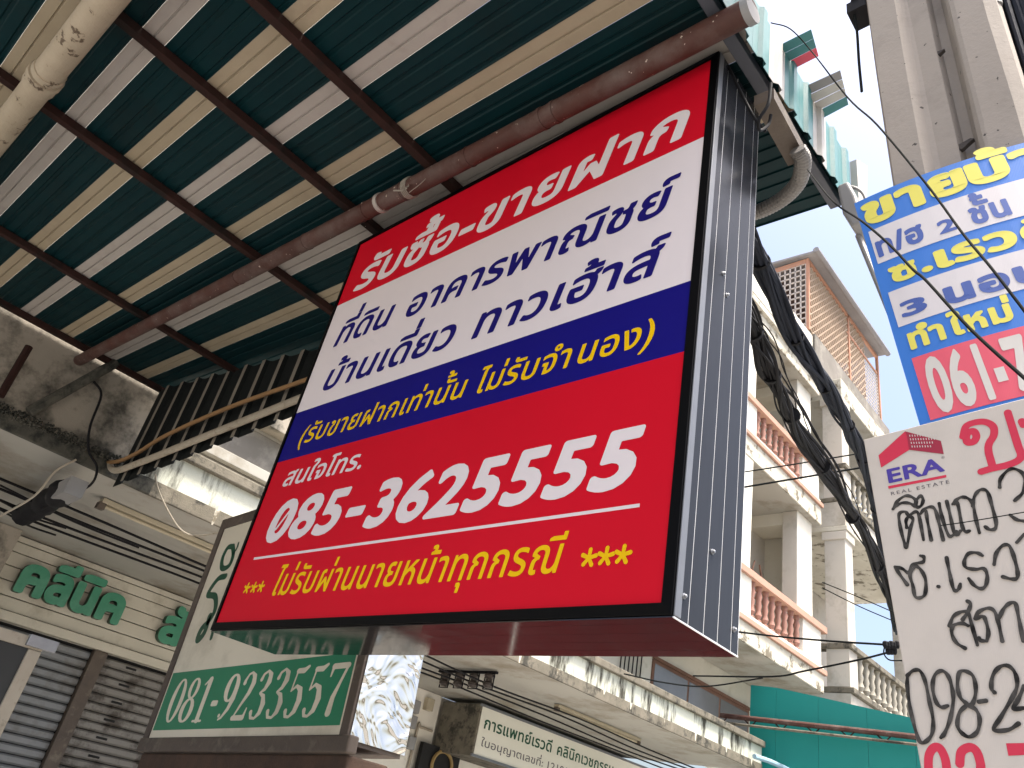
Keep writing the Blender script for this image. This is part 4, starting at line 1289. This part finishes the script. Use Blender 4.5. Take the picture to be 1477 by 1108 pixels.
# ------------------------------------------------------------------ upper windows and the balcony building
def window(y0, y1, z0, z1, n, parent, x=-9.9, fm='wood', gm='glass_dark'):
    par = part('window', (x + .001, y0, z0), (x + .03, y1, z1), fm, parent)
    w = (y1 - y0 - .08) / n
    for i in range(n):
        part('pane', (x + .0305, y0 + .08 + w * i, z0 + .08), (x + .036, y0 + w * (i + 1), z1 - .08), gm, par)
    part('frame', (x + .031, y0 - .03, z1), (x + .07, y1 + .03, z1 + .07), fm, par)
    return par
pw = at(942, 950, 0, -9.88); pw2 = at(1080, 1028, 0, -9.88)
window(pw.y, pw2.y, 4.7, pw.z, 3, cl)
part('wall_recess', (-9.898, 3.6, 4.3), (-9.86, 6.2, 6.0), 'grey_roof', cl, .01)
part('wall_beam', (-9.898, 3.2, 6.05), (-9.6, 9.0, 6.35), 'concrete', cl, .01)
part('wall_beam', (-9.898, 3.2, 5.35), (-9.75, 9.0, 5.5), 'soffit', cl, .01)
for k in range(6):
    y = at(893 + k * 6, 955, 0, -9.88).y
    part('window_bar', (-9.86, y, 4.7), (-9.84, y + .025, 6.2), 'dark', cl)

XF = -8.2
b1 = thing('balcony_building', (-9, 15, 4.7), 'white building with salmon balcony rails and terracotta balusters at the centre right', 'building')
def slab(parent, y0, y1, z0, z1, x0, x1, m='ledge_edge', soff='soffit'):
    part('balcony_slab', (x0, y0, z0), (x1, y1, z1), m, parent, .015)
    part('slab_soffit', (x0 + .02, y0 + .02, z0 - .012), (x1 - .03, y1 - .02, z0 - .001), soff, parent)
B0, B1 = 10.5, 20.35
# back wall and end walls of the upper floors
part('back_wall', (-9.9, B0, 6.9), (-9.8, B1, 16.2), 'beige_wall', b1)
for (z0, z1) in ((6.48, 6.93), (11.02, 11.55), (15.3, 15.75)):
    slab(b1, B0, B1, z0, z1, -9.9, XF)
part('cornice', (-9.9, B0, 15.752), (XF + .1, B1 + .05, 15.95), 'ledge_edge', b1, .02)
part('cornice', (-9.9, B0, 15.952), (XF + .05, B1 + .02, 16.1), 'coping', b1, .02)
part('top_parapet', (-8.4, B0, 16.102), (XF - .02, 19.9, 17.3), 'white_wall', b1)
cols_ = ((15.74, 16.22), (19.2, 20.15), (11.6, 12.2))
def rail(parent, y0, y1, zb, zt, x, m_rail, m_bal, bal, post=()):
    part('rail_bottom', (x - .2, y0, zb - .12), (x + .06, y1 + .08, zb), m_rail, parent, .012)
    part('rail_top', (x - .2, y0, zt - .17), (x + .07, y1 + .1, zt), m_rail, parent, .012)
    part('rail_base', (x - .17, y0, zb + .0008), (x - .0, y1, zb + .1), 'white_wall' if m_bal == 'bal_pink' else 'bal_grey', parent)
    H = zt - .17 - zb - .1
    prof_ = [(0, .075), (.06, .075), (.09, .045), (.2, .085), (.34, .05), (.45, .075), (.6, .05), (.72, .085), (.86, .05), (.9, .075), (1.0, .075)]
    for y in bal:
        mb = MB(); mb.lathe((x - .09, y, zb + .101), [(a * H, r) for a, r in prof_], 10)
        smooth_by_angle(mb.build('baluster', M[m_bal], parent))
    for a, b in post:
        part('rail_post', (x - .17, a, zb + .101), (x - .005, b, zt - .171), 'white_wall' if m_bal == 'bal_pink' else 'beige_wall', parent)
bal1 = [16.5 + .345 * k for k in range(8)]
rail(b1, B0, 20.35, 7.05, 8.17, XF, 'pink_rail', 'bal_pink', bal1 + [12.6 + .345 * k for k in range(9)], ((15.9, 16.3), (19.1, 20.2)))
rail(b1, B0, 20.3, 11.67, 12.75, XF, 'pink_rail', 'bal_pink', bal1 + [12.6 + .345 * k for k in range(9)], ((15.9, 16.3), (19.1, 20.2)))
for (a, b) in cols_:
    for (z0, z1) in ((6.932, 11.005), (11.552, 15.285)):
        mb = MB(); mb.box((XF - .62, a, z0), (XF - .21, b, z1)); bevel(mb.build('column', M['beige_wall'], b1), .02)
        mb = MB(); mb.box((XF - .208, a + .02, z0), (XF - .205 + .19, b - .0, z1)) if b - a < .6 else mb.box((XF - .208, a + .0, z0), (XF - .2, b, z1))
        bevel(mb.build('column_lit_face', M['white_wall'], b1), .01)  # whiter street face: brightness of the sunlit side put into its colour
    for z1 in (11.004, 15.284):
        part('beam_end', (XF - 1.6, a + .05, z1 - .35), (XF - .622, b - .05, z1), 'cream_wall', b1)
for z0 in (6.95, 11.57):
    window(16.4, 18.6, z0 + .0, z0 + 3.0, 3, b1, x=-9.8, fm='beige_wall')
    window(12.5, 15.2, z0 + .0, z0 + 3.0, 3, b1, x=-9.8, fm='beige_wall')
part('end_wall', (-9.8, B1 - .15, 6.932), (-8.9, B1, 11.0), 'cream_wall', b1)
# grille chair on the lower balcony
gy = 17.9
ch_ = thing('metal_chair', (-9.0, gy, 6.94), 'metal chair back showing behind the lower balcony rail', 'chair')
mb = MB()
for a in (0, .5):
    mb.tube([(-9.0, gy + a, 6.94), (-9.0, gy + a, 8.9), (-9.0, gy + a + (.12 if a == 0 else -.12), 9.15)], .025, 6)
mb.build('frame', M['wood'], ch_)
for k in range(5):
    mb = MB(); mb.tube([(-9.0, gy, 8.0 + k * .2), (-9.0, gy + .5, 8.0 + k * .2)], .018, 6); mb.build('rung', M['wood'], ch_)

XG = -7.73
b2 = thing('corner_building', (-8.8, 23.5, 0), 'weathered beige building with grey balusters and open balconies, far right behind the white one', 'building')
C0, C1 = 20.86, 26.9
part('lower_body', (-9.9, C0 + .02, .12), (XG - .15, C1, 6.2), 'beige_wall', b2)
for (z0, z1, m) in ((6.2, 6.65, 'beige_wall'), (11.2, 11.95, 'beige_wall'), (15.5, 16.15, 'ledge_edge')):
    slab(b2, C0, C1, z0, z1, -10.6, XG, m)
part('cornice', (-10.6, C0 - .02, 6.655), (XG + .09, C1 + .05, 6.8), 'coping', b2, .02)
part('cornice', (-10.6, C0 - .02, 11.955), (XG + .07, C1 + .05, 12.1), 'coping', b2, .02)
part('cornice', (-10.6, C0 - .02, 11.05), (XG + .05, C1 + .05, 11.195), 'ledge_edge', b2, .02)
part('back_wall', (-10.8, C0, 6.8), (-10.62, C1, 16.1), 'beige_wall', b2)
bal2 = [21.75 + .42 * k for k in range(11)]
for zb, zt in ((6.93, 7.9), (12.22, 13.15)):
    part('rail_top', (-10.6, C0 - .04, zt - .14), (XG + .08, C0 + .3, zt), 'coping', b2, .015)
    part('rail_wall', (XG - .6, C0, zb - .12), (XG - .01, C0 + .55, zt - .142), 'beige_wall', b2)
    for k in range(4):
        mb = MB(); mb.lathe((-8.6 - .35 * k, C0 + .12, zb), [(0, .07), (.1, .04), (.25, .08), (.4, .045), (.55, .08), (.75, .07)], 10); smooth_by_angle(mb.build('baluster', M['bal_grey'], b2))
    part('rail_top', (XG - .2, C0 + .302, zt - .14), (XG + .08, C1 + .1, zt), 'coping', b2, .015)
    H = zt - .142 - zb + .12
    for y in bal2:
        mb = MB(); mb.lathe((XG - .08, y, zb - .12), [(a * H, r * 1.15) for a, r in [(0, .075), (.06, .075), (.1, .045), (.22, .085), (.36, .05), (.45, .075), (.6, .05), (.75, .085), (.88, .05), (1.0, .075)]], 10)
        smooth_by_angle(mb.build('baluster', M['bal_grey'], b2))
for (z0, z1) in ((7.9, 11.04), (13.15, 15.49)):
    part('column', (XG - .62, C0 + .02, z0 + .001), (XG - .03, C0 + .55, z1), 'beige_wall', b2, .02)
    part('column', (XG - .62, C1 - .75, z0 + .001), (XG - .05, C1 - .05, z1), 'beige_wall', b2, .02)
    part('capital', (XG - .68, C0 - .02, z1 - .25), (XG + .02, C0 + .62, z1 - .001), 'beige_wall', b2, .02)
part('roof_parapet', (XG - .62, 19.95, 16.16), (XG - .42, C1 - .3, 17.42), 'grey_roof', b2, .02)
part('roof_parapet_end', (-10.6, 19.95, 16.16), (XG - .63, 20.1, 17.3), 'grey_roof', b2, .02)

# rooftop cage
cg = thing('rooftop_cage', (-9.5, 22.5, 17.3), 'salmon steel cage room with mesh sides and grey roof on the rooftop', 'rooftop cage')
K0, K1, KX0, KX1 = 19.6, 25.9, -11.2, -8.2
part('cage_floor', (KX0, K0, 17.31), (KX1 - .05, K1, 17.4), 'grey_roof', cg)
mb = MB()
mb.hexa([(KX0, K0 - .15, 20.55), (KX1 + .3, K0 - .15, 20.35), (KX1 + .3, K1 + .15, 20.35), (KX0, K1 + .15, 20.55), (KX0, K0 - .15, 20.66), (KX1 + .3, K0 - .15, 20.46), (KX1 + .3, K1 + .15, 20.46), (KX0, K1 + .15, 20.66)])
bevel(mb.build('roof', M['roof_metal'], cg), .03)
mb = MB(); mb.tube([(KX1 + .33, K0 - .2, 20.42), (KX1 + .33, K1 + .2, 20.42)], .1, 10); mb.build('gutter', M['roof_metal'], cg)
for (x, y) in ((KX1, K0), (KX1, 23.0), (KX1, K1), (KX0, K0)):
    part('post', (x - .09, y, 17.4), (x, y + .1, 20.34), 'cage', cg)
part('beam', (KX1 - .08, K0 + .11, 20.2), (KX1, K1 - .01, 20.34), 'cage', cg)
part('beam', (KX0, K0, 20.15), (KX1 - .1, K0 + .08, 20.34), 'cage', cg)
def lattice(name, pa, pb, z0, z1, nu, nv, r, m, diag=False):
    mb = MB(); pa, pb = Vector(pa), Vector(pb)
    L_ = (pb - pa).length; H = z1 - z0
    if not diag:
        for i in range(nu + 1):
            p = pa.lerp(pb, i / nu); mb.bar((p.x, p.y, z0), (p.x, p.y, z1), r)
        for j in range(nv + 1):
            z = z0 + H * j / nv; mb.bar((pa.x, pa.y, z), (pb.x, pb.y, z), r)
    else:
        n = nu
        st = (L_ + H) / n
        for sgn_ in (1, -1):
            for i in range(1, n):
                c = i * st
                # line u - v = c - H  (or mirrored)
                u0_ = max(0, c - H); v0_ = u0_ - (c - H); u1_ = min(L_, c); v1_ = u1_ - (c - H)
                if sgn_ < 0:
                    v0_, v1_ = H - v0_, H - v1_
                p, q = pa.lerp(pb, u0_ / L_), pa.lerp(pb, u1_ / L_)
                mb.bar((p.x, p.y, z0 + v0_), (q.x, q.y, z0 + v1_), r)
    return tag(mb.build(name, M[m], cg), kind='stuff')
lattice('mesh_panel', (KX1 - .05, K0 + .1, 0), (KX1 - .05, 24.6, 0), 17.42, 20.2, 28, 1, .04, 'cage_grid', True)
lattice('mesh_panel', (KX1 - .05, 24.6, 0), (KX1 - .05, K1 - .02, 0), 17.42, 19.4, 8, 14, .022, 'cage_white')
lattice('mesh_panel', (KX0, K0 + .03, 0), (KX1 - .1, K0 + .03, 0), 17.42, 20.15, 16, 12, .04, 'cage_white')
part('shed_wall', (KX0 + .05, K0 + .4, 17.41), (KX1 - 1.2, 23.2, 20.3), 'maroon', cg)
part('mid_rail', (KX1 - .07, 22.9, 19.42), (KX1 - .01, K1 - .1, 19.5), 'cage', cg)

# ------------------------------------------------------------------ teal sheet wall and truss pole
ty = 17.25
tp = thing('teal_sheeting', (-6.5, ty, .12), 'large plain teal sheet wall below the balconies at the lower right', 'sheet wall')
edge = [at(1083, 988, 1, ty), at(1120, 992, 1, ty), at(1180, 1005, 1, ty), at(1250, 1021, 1, ty), at(1318, 1036, 1, ty)]
xr = -3.4; ez = edge[-1].z - .25
pts = [(p.x, p.z) for p in edge] + [(xr, ez)]
for i in range(len(pts) - 1):
    a, b = pts[i], pts[i + 1]
    mb = MB(); mb.hexa([(a[0], ty, .12), (b[0] - .006, ty, .12), (b[0] - .006, ty + .04, .12), (a[0], ty + .04, .12), (a[0], ty, a[1]), (b[0] - .006, ty, b[1]), (b[0] - .006, ty + .04, b[1]), (a[0], ty + .04, a[1])])
    mb.build('teal_sheet', M['teal_panel'], tp)
tr = thing('truss_pole', (-7, 17.05, 5), 'brown pipe truss running in front of the teal sheet wall', 'truss')
A, Bq = at(1040, 1032, 1, 17.05), at(1330, 1064, 1, 17.05)
C_, D_ = at(1040, 1042, 1, 17.0), at(1330, 1075, 1, 17.0)
mb = MB(); mb.tube([A, Bq], .055, 10); mb.build('top_pipe', M['pipe_red'], tr)
mb = MB(); mb.tube([C_, D_], .03, 8); mb.build('lower_bar', M['coping'], tr)
for k in range(12):
    mb = MB(); mb.tube([A.lerp(Bq, (k + .5) / 12), C_.lerp(D_, (k + (1 if k % 2 else 0.1)) / 12)], .014, 5); mb.build('web_rod', M['purlin'], tr)
top_tube('blue_pipe', [at(1088, 1091, 0, -8.0), at(1112, 1099, 0, -7.9), at(1140, 1112, 0, -7.7)], .05, M['bluepipe'], 'pale blue pipe poking out at the end of the mouldy canopy', 'pipe', 3)

# ------------------------------------------------------------------ overhead cables
def bundle(name, pts, r, n, rc, label, m='cable', wob=1.0):
    t = thing(name, pts[0], label, 'cable bundle')
    c = catmull(pts, 10)
    for k in range(n):
        a0 = k * 2.399; rr = r * math.sqrt((k + .5) / n)
        tw = random.uniform(.12, .22) * random.choice((-1, 1))
        q = []
        for i, p in enumerate(c):
            d = (c[min(i + 1, len(c) - 1)] - c[max(i - 1, 0)]).normalized()
            s_ = d.cross(Vector((0, 0, 1))).normalized(); u = s_.cross(d)
            w = 1 + .25 * math.sin(i * .35 + k) * wob
            q.append(p + (s_ * math.cos(a0 + i * tw) + u * math.sin(a0 + i * tw)) * rr * w)
        mb = MB(); mb.tube(q, rc * random.choice((.45, .6, .8, 1.0, 1.3)), 6)
        smooth_by_angle(mb.build('cable', M[m], t))
    if n > 6:
        for i in range(12, len(c) - 6, 9):
            d = (c[i + 1] - c[i - 1]).normalized()
            mb = MB(); mb.tube([c[i] - d * .012, c[i] + d * .012], r * 1.12, 12); mb.build('cable_tie', M['cable'], t)
    return t
bundle('overhead_bundle', [atd(1010, 200, 4.3), atd(1085, 350, 4.9), atd(1142, 478, 5.6), atd(1190, 558, 6.3), atd(1226, 620, 7.0), atd(1250, 675, 7.8), atd(1269, 760, 9), atd(1284, 850, 10.5), atd(1295, 910, 12)], .055, 16, .017,
       'thick blue-black cable bundle crossing in front of the rooftop cage', 'cable_blue')
bundle('overhead_bundle', [atd(1030, 380, 4.4), atd(1079, 466, 4.9), atd(1110, 535, 5.3), atd(1142, 600, 5.8), atd(1191, 682, 6.6), atd(1238, 762, 7.6), atd(1276, 838, 8.8), atd(1300, 900, 10)], .058, 16, .016,
       'lower thick black cable bundle crossing the balconies', 'cable', 1.6)
bundle('overhead_bundle', [atd(1030, 350, 4.8), atd(1080, 438, 5.2), atd(1112, 500, 5.6), atd(1140, 560, 6), atd(1170, 620, 6.5), atd(1205, 690, 7.2), atd(1245, 760, 8), atd(1283, 850, 9.6), atd(1300, 900, 11)], .05, 4, .011,
       'few loose black cables sagging between the two thick bundles', 'cable', 2.5)
wires = [
    ([(1060, 683, 9), (1150, 669, 9), (1241, 654, 9)], .008, 'upper thin wire crossing the balconies behind the bundles'),
    ([(1060, 705, 8.5), (1150, 690, 8.5), (1258, 672, 8.5)], .011, 'second thin wire crossing just below the upper one'),
    ([(1060, 911, 8), (1120, 918, 7.6), (1200, 925, 7), (1279, 930, 6.5)], .009, 'wire across the lower balcony face ending at the clamps'),
    ([(1000, 975, 9), (1113, 976, 8), (1160, 968, 7.5), (1238, 952, 7), (1282, 941, 6.5)], .009, 'wire rising from the canopy to the clamps by the lower board'),
    ([(1186, 840, 9), (1240, 862, 9), (1293, 885, 9)], .006, 'faint wire crossing the open far balcony'),
    ([(1186, 848, 9), (1240, 875, 9), (1296, 899, 9)], .006, 'lower faint wire crossing the open far balcony'),
    ([(900, 972, 9), (960, 985, 9), (1020, 990, 9), (1100, 978, 8.6)], .009, 'sagging wire in front of the upper windows above the canopy'),
    ([(1230, 640, 8), (1262, 700, 8), (1290, 760, 8)], .008, 'slack wire behind the lower board left edge'),
]
for pts, r, lb in wires:
    top_tube('overhead_wire', [atd(*p) for p in pts], r, M['wire'], lb, 'wire', 6, 6)
top_tube('overhead_wire', [atd(1112, 33, 3.2), atd(1140, 42, 3.1), atd(1172, 76, 3.0), atd(1222, 140, 2.25), atd(1265, 180, 1.95), atd(1335, 264, 1.65), atd(1388, 336, 1.45), atd(1431, 388, 1.3), atd(1500, 478, 1.15)], .0024, M['wire'],
         'long dark wire from the awning crossing the blue board diagonally', 'wire')
top_tube('overhead_wire', [atd(1165, 245, 3.35), atd(1200, 289, 2.5), atd(1243, 319, 1.8), atd(1284, 354, 1.58), atd(1316, 388, 1.45), atd(1336, 405, 1.38), atd(1400, 475, 1.2), atd(1477, 545, 1.05), atd(1500, 566, 1.0)], .0026, M['wire'],
         'lower dark wire from the awning corner across the red phone band', 'wire')
top_tube('overhead_wire', [atd(1357, 758, 1.36), atd(1400, 752, 1.32), atd(1500, 735, 1.26)], .0009, M['wire'], 'hair-thin wire lying over the handwriting on the white board', 'wire')
wc = thing('wire_clamps', atd(1285, 935, 6.5), 'small black wire clamps with loops left of the lower board', 'wire clamps')
for k in range(5):
    p = atd(1277 + k * 4.2, 930 + (k % 2), 6.45); mb = MB(); mb.lathe(p - Vector((0, 0, .03)), [(0, .014), (.02, .022), (.05, .022), (.06, .012)], 8); mb.build('clamp', M['cable'], wc)
for k in range(3):
    p = atd(1281 + k * 4.5, 939, 6.45); mb = MB(); mb.lathe(p - Vector((0, 0, .03)), [(0, .014), (.02, .022), (.05, .022), (.06, .012)], 8); mb.build('clamp', M['cable'], wc)
mb = MB(); mb.tube(catmull([atd(1276, 932, 6.45), atd(1275, 943, 6.45), atd(1283, 952, 6.45), atd(1301, 953, 6.45)], 5), .006, 6); mb.build('wire_loop', M['wire'], wc)

# ------------------------------------------------------------------ grey lamp head beside the boards
lh = thing('lamp_head', at(1235, 310, 1, 2.4), 'grey street lamp head with an arm, behind the left edge of the blue board', 'street lamp')
q = [at(1213, 285, 1, 2.4), at(1246, 300, 1, 2.4), at(1252, 338, 1, 2.4), at(1232, 343, 1, 2.4)]
cc = [at(1216, 283, 1, 2.4), at(1232, 276, 1, 2.4), at(1243, 296, 1, 2.4), at(1254, 334, 1, 2.4), at(1238, 342, 1, 2.4), at(1224, 322, 1, 2.4)]
mb = MB(); mb.prism([(p.x, p.z) for p in cc], lambda p, t: (p[0], 2.33 + .14 * t, p[1])); bevel(mb.build('housing', M['grey_plastic'], lh), .012, 3)
mb = MB(); mb.tube(catmull([at(1217, 276, 1, 2.38), at(1228, 270, 1, 2.38), at(1243, 277, 1, 2.38), at(1250, 292, 1, 2.38), at(1254, 315, 1, 2.38)], 5), .007, 8); mb.build('strap', M['grey_plastic'], lh)
mb = MB(); mb.tube([at(1238, 340, 1, 2.4), at(1262, 398, 1, 2.4), at(1300, 490, 1, 2.4)], .012, 10); mb.build('arm', M['grey_plastic'], lh)
